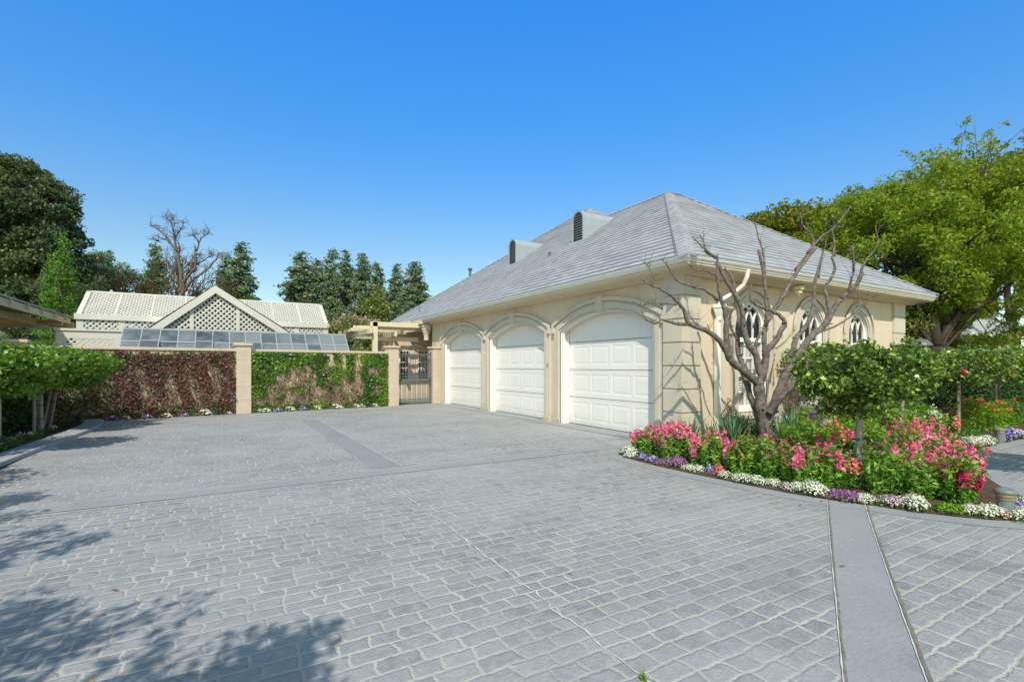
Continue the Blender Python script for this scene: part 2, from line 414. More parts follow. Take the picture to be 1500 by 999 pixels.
    def build(s, name, mat, parent=None, smooth=False, bevel=0, uv=False):
        off = Vector(parent['_org']) if parent is not None and '_org' in parent else Vector((0, 0, 0))
        me = bpy.data.meshes.new(name)
        me.from_pydata([(x-off.x, y-off.y, z-off.z) for x, y, z in s.v], [], s.f)
        if uv:
            ul = me.uv_layers.new(name='UVMap'); k = 0
            for fi, f in enumerate(s.f):
                u = s.uv[fi]
                for j in range(len(f)):
                    if u: ul.data[k].uv = u[j]
                    k += 1
        me.update()
        o = bpy.data.objects.new(name, me); COL.objects.link(o)
        if mat: me.materials.append(mat)
        if smooth:
            me.polygons.foreach_set('use_smooth', [True]*len(me.polygons))
        if parent is not None:
            o.parent = parent; o['_org'] = list(off)
        if bevel:
            b = o.modifiers.new('bevel', 'BEVEL'); b.width = bevel; b.segments = 2; b.limit_method = 'ANGLE'; b.angle_limit = R(40)
        return o

def thing(name, label, cat, loc, group=None):
    o = bpy.data.objects.new(name, None); COL.objects.link(o)
    o.location = loc; o['_org'] = list(loc); o.empty_display_size = .2
    o['label'] = label; o['category'] = cat
    if group: o['group'] = group
    return o

def tag(o, label=None, cat=None, group=None, kind=None):
    if label: o['label'] = label
    if cat: o['category'] = cat
    if group: o['group'] = group
    if kind: o['kind'] = kind
    return o

def recenter(o):
    """give a top-level mesh its origin at its base"""
    me = o.data; n = len(me.vertices); co = np.empty(n*3, dtype=np.float32); me.vertices.foreach_get('co', co)
    co = co.reshape(-1, 3); c = Vector(((co[:, 0].min()+co[:, 0].max())/2, (co[:, 1].min()+co[:, 1].max())/2, co[:, 2].min()))
    me.transform(Matrix.Translation(-c)); o.location = c
    return o

def np_mesh(name, V, F, mat, parent=None, smooth=False, off=None):
    me = bpy.data.meshes.new(name)
    V = np.asarray(V, dtype=np.float32)
    if off is None and parent is not None and '_org' in parent: off = parent['_org']
    if off is not None: V = V - np.array(list(off), dtype=np.float32)
    F = np.asarray(F, dtype=np.int32); k, w = F.shape
    me.vertices.add(len(V)); me.vertices.foreach_set('co', V.ravel())
    me.loops.add(k*w); me.loops.foreach_set('vertex_index', F.ravel())
    me.polygons.add(k); me.polygons.foreach_set('loop_start', np.arange(0, k*w, w, dtype=np.int32))
    me.polygons.foreach_set('loop_total', np.full(k, w, dtype=np.int32))
    me.update(calc_edges=True)
    if smooth: me.polygons.foreach_set('use_smooth', [True]*k)
    me.materials.append(mat)
    o = bpy.data.objects.new(name, me); COL.objects.link(o)
    if parent is not None:
        o.parent = parent; o['_org'] = list(off) if off is not None else [0, 0, 0]
    return o

def norm(a): return a/np.maximum(np.linalg.norm(a, axis=1, keepdims=True), 1e-6)

def leafgeo(P, size, aspect=.5, up=.35, fold=.18, nrm=None, nstr=0.0, tdir=None, tstr=0.0, rng=RNG, var=.35):
    """leaf-shaped folded faces at points P -> (V,F)"""
    n = len(P)
    N = norm(rng.normal(size=(n, 3)))
    N[:, 2] = N[:, 2]+up
    if nrm is not None: N = N+nrm*nstr
    N = norm(N)
    T = rng.normal(size=(n, 3))
    if tdir is not None: T = norm(T)+tdir*tstr
    T = norm(T-N*(T*N).sum(1, keepdims=True)); B = np.cross(N, T)
    s = size*(1+rng.uniform(-var, var, size=(n, 1)))
    w = s*aspect*.5
    c = P
    base = c-T*s*.5; tip = c+T*s*.5
    l1 = c-T*s*.12+B*w+N*s*fold; r1 = c-T*s*.12-B*w+N*s*fold
    V = np.stack([base, r1, tip, l1], axis=1).reshape(-1, 3)
    F = np.arange(n*4).reshape(-1, 4)
    return V, F

def leaves(name, P, size, mat, parent=None, **kw):
    V, F = leafgeo(np.asarray(P), size, **kw)
    return np_mesh(name, V, F, mat, parent)

def clumps(C, r, per, flat=.75, rng=RNG):
    C = np.asarray(C); n = len(C)
    r = np.broadcast_to(np.asarray(r, dtype=float).reshape(-1, 1) if np.ndim(r) else np.full((n, 1), r), (n, 1))
    D = norm(rng.normal(size=(n*per, 3)))*(rng.uniform(0, 1, size=(n*per, 1))**.45)
    D[:, 2] *= flat
    return np.repeat(C, per, 0)+D*np.repeat(r, per, 0)

def crown_centres(ells, n, rng=RNG, lo=.45, seed=0, gap=.0):
    out = []; w = np.array([e[3]*e[4]*e[5] for e in ells])**.67; w = w/w.sum()
    while len(out) < n:
        e = ells[rng.choice(len(ells), p=w)]
        d = rng.normal(size=3); d /= np.linalg.norm(d)
        p = np.array(e[:3])+d*np.array(e[3:6])*(lo+(1-lo)*rng.uniform()**.6)
        if gap and noise.noise(Vector(p)*.9+Vector((seed, 0, 0))) < -gap: continue
        out.append(p)
    return np.array(out)

def limb(mb, a, b, r0, r1, bend=.12, n=6, sides=6, rng=RNG, sag=0.0):
    a = np.array(a, float); b = np.array(b, float); L = np.linalg.norm(b-a)
    o = rng.normal(size=3)*L*bend
    pts = []; rad = []
    for i in range(n+1):
        t = i/n
        p = a+(b-a)*t+o*math.sin(math.pi*t)+np.array([0, 0, sag*L*math.sin(math.pi*t)])+rng.normal(size=3)*L*.012*(0 < i < n)
        pts.append(tuple(p)); rad.append(r0+(r1-r0)*t**.8)
    mb.tube(pts, rad, sides)
    return pts

def tree(name, label, cat, base, trunk_h, r, ells, ncl, per, cr, lsize, lmat, bark, group=None, nlimb=14, lo=.45, gap=.0, seed=0,
         aspect=.55, up=.35, fork=1, flat=.75, lean=(0, 0)):
    rng = np.random.default_rng(seed+100)
    t = thing(name, label, cat, base, group)
    b = np.array(base, float)
    C = crown_centres(ells, ncl, rng, lo, seed, gap)
    mb = MB()
    top = b+np.array([lean[0], lean[1], trunk_h])
    zmax = float(np.mean([e[2]+e[5]*.35 for e in ells]))
    pts = limb(mb, b-np.array([0, 0, .1]), top, r, r*.72, .03, 6, 10, rng)
    cen = np.mean([e[:3] for e in ells], axis=0)
    spine = np.array([cen[0], cen[1], zmax]) * .5 + np.array([top[0], top[1], zmax])*.5
    limb(mb, top, spine, r*.72, r*.12, .05, 6, 8, rng)
    idx = rng.choice(len(C), size=min(nlimb, len(C)), replace=False)
    for i in idx:
        k = rng.uniform(0, .7); st = top+(spine-top)*k
        if rng.uniform() < .4: st = b+(top-b)*rng.uniform(.75, 1.0)
        e = C[i]
        mid = st+(e-st)*.55+np.array([0, 0, .08*np.linalg.norm(e-st)])
        rr = r*(.42-.3*k)
        limb(mb, st, mid, rr, rr*.55, .08, 5, 6, rng); 
        for _ in range(3):
            j = rng.choice(len(C)); 
            dd = np.linalg.norm(C-mid, axis=1); near = np.argsort(dd)[:10]
            limb(mb, mid, C[rng.choice(near)], rr*.5, rr*.1, .08, 4, 5, rng)
        limb(mb, mid, e, rr*.55, rr*.1, .06, 4, 5, rng)
    mb.build('trunk', bark, t, smooth=True)
    P = clumps(C, cr*rng.uniform(.6, 1.35, size=len(C)), per, flat, rng)
    leaves('crown', P, lsize, lmat, t, aspect=aspect, up=up, rng=rng)
    return t

def copy_tree(o, parent=None, loc=None, rz=None, sc=None):
    c = o.copy(); COL.objects.link(c)
    if parent is not None: c.parent = parent
    for ch in list(o.children): copy_tree(ch, c)
    if loc is not None: c.location = loc
    if rz is not None: c.rotation_euler = (0, 0, rz)
    if sc is not None: c.scale = (sc, sc, sc) if isinstance(sc, (int, float)) else sc
    return c
MYRTLE=[
(0.155,0.11,[(0.03,-0.02,0.18),(0.02,-0.01,0.39),(0.01,0.0,0.6),(-0.04,0.03,0.82),(-0.08,0.05,1.17),(-0.09,0.05,1.32)]),
(0.085,0.012,[(-0.08,0.05,1.24),(-0.3,0.09,1.43),(-0.56,0.16,1.6),(-0.76,0.18,1.73),(-0.89,0.17,1.92),(-1.08,0.2,2.1),(-1.33,0.26,2.24),(-1.61,0.34,2.33),(-1.78,0.35,2.58),(-1.94,0.36,2.73),(-2.15,0.39,2.86),(-2.42,0.46,2.96),(-2.63,0.5,3.05)]),
(0.035,0.008,[(-1.59,0.35,2.33),(-1.85,0.44,2.34),(-2.1,0.51,2.4),(-2.25,0.53,2.33),(-2.43,0.57,2.39),(-2.55,0.57,2.53)]),
(0.02,0.006,[(-1.96,0.34,2.66),(-2.21,0.43,2.67),(-2.4,0.48,2.68),(-2.56,0.52,2.62),(-2.77,0.58,2.69)]),
(0.014,0.004,[(-2.44,0.45,2.95),(-2.45,0.39,3.1),(-2.54,0.39,3.23),(-2.64,0.39,3.3)]),
(0.02,0.01,[(-0.95,0.21,2.03),(-1.2,0.36,2.25),(-1.33,0.43,2.36)]),
(0.06,0.015,[(-0.78,0.23,1.85),(-0.83,0.19,2.4),(-0.93,0.18,2.69),(-1.05,0.18,2.94),(-1.13,0.16,3.33),(-1.17,0.11,3.57)]),
(0.03,0.006,[(-1.04,0.21,2.78),(-1.29,0.25,2.93),(-1.61,0.33,3.0),(-1.9,0.4,3.1),(-2.09,0.41,3.31),(-2.25,0.39,3.41)]),
(0.018,0.005,[(-1.13,0.2,3.21),(-1.37,0.23,3.28),(-1.61,0.25,3.26),(-1.8,0.24,3.36)]),
(0.07,0.03,[(-0.03,0.02,1.36),(-0.14,0.07,1.78),(-0.29,0.14,2.04),(-0.37,0.17,2.42),(-0.41,0.18,2.68),(-0.52,0.23,2.91),(-0.68,0.3,3.17),(-0.82,0.37,3.47)]),
(0.03,0.006,[(-0.83,0.37,3.58),(-1.06,0.45,3.71),(-1.31,0.54,3.94)]),
(0.022,0.006,[(-0.85,0.38,3.56),(-1.02,0.49,3.72),(-1.05,0.5,4.07)]),
(0.055,0.02,[(-0.16,0.27,1.53),(-0.24,0.36,1.82),(-0.23,0.39,2.33),(-0.18,0.4,2.6),(-0.21,0.45,2.92),(-0.21,0.49,3.24),(-0.32,0.59,3.48)]),
(0.06,0.045,[(0.05,0.09,0.43),(-0.02,0.15,0.74),(-0.1,0.22,1.08),(-0.16,0.29,1.39),(-0.17,0.31,1.55),(-0.18,0.34,1.7)]),
(0.085,0.012,[(-0.09,0.05,1.28),(-0.05,0.01,1.4),(-0.01,-0.04,1.7),(-0.03,-0.06,1.85),(0.08,-0.15,2.04),(0.19,-0.24,2.3),(0.2,-0.27,2.41),(0.05,-0.21,2.56),(-0.14,-0.13,2.63),(-0.29,-0.07,2.7),(-0.42,-0.01,2.79),(-0.43,-0.03,3.07)]),
(0.05,0.025,[(0.07,0.02,1.81),(0.07,0.05,2.16),(0.13,0.04,2.32),(0.16,0.05,2.7),(0.16,0.08,3.09),(0.13,0.13,3.56),(0.09,0.18,3.8)]),
(0.026,0.007,[(0.15,0.09,3.33),(0.17,0.12,3.71),(0.11,0.19,4.06),(0.08,0.25,4.34)]),
(0.045,0.03,[(0.13,0.04,2.43),(0.32,0.0,2.67),(0.55,-0.06,2.99),(0.77,-0.13,3.35),(1.04,-0.21,3.68),(1.25,-0.27,3.89)]),
(0.032,0.008,[(0.85,-0.09,3.44),(1.08,-0.2,3.75),(1.2,-0.24,3.99),(1.15,-0.19,4.19),(1.05,-0.11,4.35),(1.04,-0.08,4.59)]),
(0.026,0.006,[(1.05,-0.21,3.77),(1.38,-0.3,4.12),(1.67,-0.37,4.3),(2.01,-0.46,4.68),(2.17,-0.46,4.79)]),
(0.03,0.02,[(-0.13,0.08,1.89),(-0.07,0.08,2.12),(0.06,0.04,2.31),(0.15,0.03,2.47)]),
(0.09,0.03,[(0.05,-0.03,0.52),(0.19,-0.12,1.01),(0.31,-0.2,1.4),(0.4,-0.26,1.59),(0.52,-0.35,1.81),(0.71,-0.47,2.15),(0.9,-0.59,2.34),(1.02,-0.67,2.57),(1.11,-0.73,2.76),(1.23,-0.81,2.91),(1.38,-0.91,3.09),(1.47,-0.97,3.32)]),
(0.034,0.007,[(1.14,-0.78,2.84),(1.36,-0.94,3.13),(1.43,-1.01,3.45),(1.62,-1.15,3.81),(1.56,-1.14,4.1)]),
(0.06,0.025,[(0.49,-0.17,1.55),(0.6,-0.18,1.86),(0.71,-0.2,2.13),(0.92,-0.27,2.37),(1.05,-0.3,2.64),(1.13,-0.29,2.92),(1.19,-0.28,3.25),(1.34,-0.32,3.69)]),
(0.026,0.008,[(1.22,-0.31,3.29),(1.36,-0.33,3.76),(1.48,-0.34,4.05)]),
(0.045,0.018,[(0.94,-0.6,2.36),(1.01,-0.62,2.61),(1.02,-0.59,2.8),(1.01,-0.56,3.04),(1.19,-0.63,3.35),(1.18,-0.6,3.62),(1.24,-0.61,3.86)]),
(0.018,0.006,[(1.24,-0.61,3.66),(1.22,-0.6,4.03),(1.21,-0.59,4.33)]),
(0.03,0.012,[(1.21,-0.82,2.92),(1.2,-0.89,3.04),(1.18,-0.95,3.33),(1.09,-0.98,3.76)]),
(0.02,0.008,[(1.16,-0.97,3.33),(1.04,-1.01,3.74)]),
(0.022,0.005,[(0.75,-0.55,2.19),(1.17,-0.73,2.38),(1.5,-0.85,2.62),(1.62,-0.85,2.81),(1.67,-0.81,3.09),(1.77,-0.8,3.24)]),
(0.01,0.004,[(1.64,-0.84,2.76),(1.81,-0.88,2.76),(1.97,-0.92,2.91)]),
(0.06,0.04,[(-0.06,-0.14,0.72),(-0.02,-0.29,0.99),(0.09,-0.48,1.26),(0.16,-0.66,1.51),(0.1,-0.75,1.69)]),
(0.025,0.01,[(0.05,-0.72,1.51),(0.1,-0.75,1.75),(0.04,-0.71,1.98)]),
(0.016,0.02,[(-0.87,0.22,2.7),(-0.73,0.2,2.55),(-0.67,0.22,2.33),(-0.51,0.19,2.07)])]

# ------------------------------------------------------------------ camera, sun, sky
cam = bpy.data.cameras.new('camera'); co = bpy.data.objects.new('camera', cam); COL.objects.link(co)
co.location = (0, 0, 1.6); co.rotation_euler = (R(90), 0, R(-30.335))
cam.sensor_width = 36; cam.lens = 17.47; cam.shift_y = .0243; cam.clip_end = 2000; cam.clip_start = .05
SC.camera = co
SUN_TRAVEL = Vector((.526, .80, -1.0)).normalized()
sun = bpy.data.lights.new('sun', 'SUN'); so = bpy.data.objects.new('sun', sun); COL.objects.link(so)
so.rotation_euler = SUN_TRAVEL.to_track_quat('-Z', 'Y').to_euler(); so.location = (-20, -30, 40)
sun.energy = 4.5; sun.angle = R(.55); sun.color = (1.0, .925, .81)
W = bpy.data.worlds.new('World'); SC.world = W; W.use_nodes = True
wn = W.node_tree; bg = wn.nodes['Background']
sky = wn.nodes.new('ShaderNodeTexSky'); sky.sky_type = 'NISHITA'; sky.sun_disc = False
sky.sun_elevation = math.asin(-SUN_TRAVEL.z); sky.sun_rotation = math.atan2(-SUN_TRAVEL.x, -SUN_TRAVEL.y)
sky.altitude = 0; sky.air_density = 1.0; sky.dust_density = .35; sky.ozone_density = 2.2
tcw = wn.nodes.new('ShaderNodeTexCoord'); sepw = wn.nodes.new('ShaderNodeSeparateXYZ')
wn.links.new(tcw.outputs['Generated'], sepw.inputs[0])
rmp = wn.nodes.new('ShaderNodeValToRGB'); wn.links.new(sepw.outputs[2], rmp.inputs[0])
E_ = rmp.color_ramp.elements
SKYC = [(0, (1.4, 1.38, 1.15)), (.205, (1.1, 1.33, 1.32)), (.40, (.58, 1.46, 2.05)), (.60, (.40, 1.66, 2.75)), (.78, (1.0, 1.2, 1.1)), (1.0, (1.3, 1.15, .85))]  # top stops recolour the unseen zenith to take blue out of the fill
while len(E_) < len(SKYC): E_.new(.5)
for i_, (p_, c_) in enumerate(SKYC):
    E_[i_].position = p_; E_[i_].color = (c_[0]/3, c_[1]/3, c_[2]/3, 1)
skc = mixc(wn, 1.0, sky.outputs[0], rmp.outputs[0], 'MULTIPLY')
# warm tint added to the unseen sky round the sun, to warm the fill light
dt = wn.nodes.new('ShaderNodeVectorMath'); dt.operation = 'DOT_PRODUCT'; wn.links.new(tcw.outputs['Generated'], dt.inputs[0]); dt.inputs[1].default_value = tuple(-SUN_TRAVEL)
sun_warm = maprange(wn, dt.outputs['Value'], .05, .8, 0, 1)
tint = mixc(wn, sun_warm, (1, 1, 1), (2.3, 1.45, .80))
skc = mixc(wn, 1.0, skc, tint, 'MULTIPLY')
vm = wn.nodes.new('ShaderNodeVectorMath'); vm.operation = 'SCALE'; vm.inputs['Scale'].default_value = 3.0; wn.links.new(skc, vm.inputs[0])
wn.links.new(vm.outputs[0], bg.inputs[0]); bg.inputs[1].default_value = .115
SC.view_settings.view_transform = 'Standard'; SC.view_settings.look = 'None'; SC.view_settings.exposure = 0
SC.render.engine = 'CYCLES'
SC.cycles.max_bounces = 8; SC.cycles.transparent_max_bounces = 12

# ------------------------------------------------------------------ ground and paving
def struct(o): o['kind'] = 'structure'; return o
mb = MB(); mb.poly([(-600, -600, -.06), (600, -600, -.06), (600, 600, -.06), (-600, 600, -.06)])
struct(mb.build('ground', M['ground']))
mb = MB(); mb.poly([(-2.95, -30, 0), (45, -30, 0), (45, 7.6, 0), (9.5, 7.6, 0), (9.5, 20.4, 0), (-5, 19.0, 0), (-2.95, 18.6, 0)])
struct(mb.build('driveway', M['paving']))
mb = MB(); mb.poly([(5.9, 20.4, -.004), (9.6, 20.4, -.004), (9.6, 24, -.004), (-3, 24, -.004), (-3, 19.2, -.004)])
struct(mb.build('courtyard_paving', M['band']))

BED = [(8.04, 6.93), (6.25, 6.85), (6.05, 6.3), (6.0, 5.7), (6.02, 5.0), (6.08, 4.2), (6.15, 3.6), (6.28, 3.15), (6.42, 2.85), (6.52, 2.5),
       (6.72, 2.15), (6.92, 1.9), (7.3, 1.66), (7.75, 1.62), (8.1, 1.85), (8.84, 2.37), (9.7, 2.85), (11.24, 3.45), (12.2, 3.68), (13.6, 3.76), (15.6, 3.72), (20, 3.4), (30, 2.2)]
def offset_line(L, d):
    out = []
    for k in range(len(L)):
        a = L[max(0, k-1)]; b = L[min(len(L)-1, k+1)]
        dx, dy = b[0]-a[0], b[1]-a[1]; l = math.hypot(dx, dy)
        out.append((L[k][0]+dy/l*d, L[k][1]-dx/l*d))
    return out
def flat_band(name, A, B, z, mat):
    m_ = MB()
    for k in range(len(A)-1):
        m_.quad((*A[k], z), (*A[k+1], z), (*B[k+1], z), (*B[k], z))
    return struct(m_.build(name, mat))
edge = BED[1:]
flat_band('concrete_border', offset_line(edge, .27), offset_line(edge, -0.05), .004, M['band'])
# bed soil, gently mounded
mb = MB()
inner = offset_line(BED[1:], -.3)
back = [(8.6, 6.98)] + [(9.2+i*1.0, 7.0) for i in range(len(BED)-2)]
o3 = [(x, y, .012) for x, y in BED[1:]]; i3 = [(x, y, .07) for x, y in inner]
for k in range(len(o3)-1): mb.quad(o3[k], o3[k+1], i3[k+1], i3[k])
mb.poly(i3+[(30, 30, .07), (17.9, 30, .07), (17.9, 6.98, .07), (8.05, 6.98, .07)])
mb.poly([(8.05, 6.98, .07), (8.05, 6.94, .012), (6.25, 6.85, .012), i3[0]])
struct(mb.build('flower_bed_soil', M['soil']))
# bands of smooth concrete and the joints
flat_band('concrete_band_long', [(2.02, 7.75), (2.02, 15.6)], [(2.46, 7.75), (2.46, 15.6)], .004, M['band_dark'])
flat_band('concrete_band_cross', [(-2.95, 7.2), (8.3, 7.32)], [(-2.95, 7.55), (6.2, 7.62)], .0045, M['band'])
def curve_pts(a, b, sag, n=14):
    out = []; dx, dy = b[0]-a[0], b[1]-a[1]; l = math.hypot(dx, dy)
    for i in range(n+1):
        t = i/n; s = 4*sag*t*(1-t)
        out.append((a[0]+dx*t-dy/l*s, a[1]+dy*t+dx/l*s))
    return out
cl = curve_pts((6.30, 3.235), (-.9, -.71), -.03); cr = curve_pts((6.46, 2.90), (-.5, -.90), -.03)
flat_band('concrete_band_diagonal', cl, cr, .002, M['band'])
def jagged(pts, w, amp, n, z, name, mat, seed=0):
    rng = np.random.default_rng(seed); A = []; B = []
    seg = []
    for k in range(len(pts)-1):
        for i in range(n): t = i/n; seg.append((pts[k][0]+(pts[k+1][0]-pts[k][0])*t, pts[k][1]+(pts[k+1][1]-pts[k][1])*t))
    seg.append(pts[-1]); acc = 0
    for k, p in enumerate(seg):
        a = seg[max(0, k-1)]; b = seg[min(len(seg)-1, k+1)]; dx, dy = b[0]-a[0], b[1]-a[1]; l = math.hypot(dx, dy)
        acc = acc*.6+rng.normal()*amp; ww = w*rng.uniform(.35, 1.25)/2
        A.append((p[0]-dy/l*(acc+ww), p[1]+dx/l*(acc+ww))); B.append((p[0]-dy/l*(acc-ww), p[1]+dx/l*(acc-ww)))
    return flat_band(name, A, B, z, mat)
jagged([(1.98, 7.2), (1.95, 4.5), (1.86, 1.6), (1.8, -1)], .013, .008, 60, .0065, 'sealed_joint', M['joint'], 1)
jagged([(-2.9, 7.19), (8.2, 7.31)], .012, .003, 90, .0085, 'band_joint', M['joint'], 2)
jagged([(2.4, 7.60), (6.3, 7.63), (8.2, 7.66)], .012, .004, 40, .0085, 'band_joint', M['joint'], 3)
jagged([(-2.9, 7.56), (2.0, 7.59)], .012, .004, 40, .0085, 'band_joint', M['joint'], 3)
jagged([(2.0, 7.75), (2.0, 15.6)], .012, .003, 60, .0065, 'band_joint', M['joint'], 4)
jagged([(2.48, 7.75), (2.48, 15.6)], .012, .003, 60, .0065, 'band_joint', M['joint'], 5)
jagged(cl, .016, .0015, 8, .0065, 'diagonal_joint', M['joint_dark'], 6)
jagged(cr, .022, .0015, 8, .0065, 'diagonal_joint', M['joint_dark'], 7)
jagged(offset_line(cl, .014), .008, .001, 8, .0085, 'diagonal_joint', M['joint'], 8)
jagged(offset_line(cr, .018), .008, .001, 8, .0085, 'diagonal_joint', M['joint'], 9)
flat_band('garage_apron', [(7.75, 7.6), (7.75, 20.2)], [(8.45, 7.6), (8.45, 20.2)], .0075, M['band'])
# raised kerb of the left planter
kl = [(-3.02, -6), (-3.02, 10.96), (-2.86, 13.7), (-2.74, 15.6), (-2.76, 17.0), (-2.9, 18.2), (-3.1, 18.65)]
mb = MB(); fn3 = lambda a, b, d: (a, b, d)
mb.band(kl, offset_line(kl, -.42), fn3, -.02, .07)
struct(mb.build('planter_kerb', M['kerb'], bevel=.012))
mb = MB(); mb.poly([(-3.4, -6, .03), (-3.4, 11, .03), (-3.2, 15.5, .03), (-3.3, 18.5, .03), (-6.5, 18.5, .03), (-6.5, -6, .03)])
struct(mb.build('planter_soil', M['soil']))

# ------------------------------------------------------------------ garage building
gar = thing('garage_building', 'cream stucco garage with three white arched doors under a grey hipped shingle roof', 'garage', (8.15, 7.0, 0))
XF = 8.15; YS = 7.0
def fac(s, t, d): return (XF-d, s, t)          # facade facing -X: s = y, t = z, d = proud
def side(s, t, d): return (s, YS-d, t)         # side facing -Y
def seg_arch(cy, hw, spring, rise, o=0, n=20, z0=0.0):
    Rr = (hw*hw+rise*rise)/(2*rise); cz = spring+rise-Rr
    R2 = Rr+o; w = hw+o
    a0 = math.asin(min(1, w/R2)); pts = [(cy-w, z0)]
    zz = cz+R2*math.cos(a0)
    for i in range(n+1):
        a = -a0+2*a0*i/n
        pts.append((cy+R2*math.sin(a), cz+R2*math.cos(a)))
    pts.append((cy+w, z0))
    return pts
def gothic(cx, w, sill, spring, o=0, n=12, k=1.12):
    """pointed arch outline, arcs of radius 2*w*k/... centred inside the span"""
    Rr = w*1.17+o; c = Rr-o-w
    pts = [(cx-w-o, sill)]
    a1 = math.acos(c/(Rr))
    for i in range(n+1):
        a = math.pi-(math.pi-(math.pi-a1))*i/n if False else math.pi-a1*i/n
        pts.append((cx+c+Rr*math.cos(a), spring+Rr*math.sin(a)))
    for i in range(1, n+1):
        a = a1*(1-i/n)
        pts.append((cx-c+Rr*math.cos(a), spring+Rr*math.sin(a)))
    pts.append((cx+w+o, sill))
    return pts
DOORS = [(9.5, 1.72), (13.75, 1.72), (17.83, 1.72)]
SP, RI = 2.55, .40
WINS = [10.42, 12.80, 15.13]
WW, WS, WSP = .52, .58, 2.47
mb = MB()
mb.holed([(7.0, 0), (21.0, 0), (21.0, 3.52), (7.0, 3.52)], [seg_arch(c, w, SP, RI, z0=.001) for c, w in DOORS], fac, 0)
mb.holed([(8.15, 0), (17.7, 0), (17.7, 3.52), (8.15, 3.52)], [gothic(c, WW, WS, WSP) for c in WINS], side, 0)
mb.quad((8.15, 21, 0), (17.7, 21, 0), (17.7, 21, 3.52), (8.15, 21, 3.52))
mb.quad((17.7, 7, 0), (17.7, 21, 0), (17.7, 21, 3.52), (17.7, 7, 3.52))
mb.build('wall', M['stucco'], gar)
mb = MB(); mb.box(7.15, 16, 23.5, 26.6, 0, 3.5)
mb.build('rear_wall', M['stucco'], gar)
for x in (7.42, 8.35):
    mb = MB(); mb.box(x, x+.5, 23.44, 23.5, .9, 2.35)
    o = mb.build('rear_window', M['white'], gar); mb = MB()
    for i in range(3):
        for j in range(5): mb.box(x+.05+i*.145, x+.05+i*.145+.11, 23.43, 23.438, .96+j*.28, .96+j*.28+.24)
    tag(mb.build('panes', M['dark'], o))
# interior back so the building is closed behind the windows
mb = MB(); mb.quad((8.2, 7.75, 0), (17.6, 7.75, 0), (17.6, 7.75, 3.4), (8.2, 7.75, 3.4))
mb.build('interior_wall', M['dark'], gar)

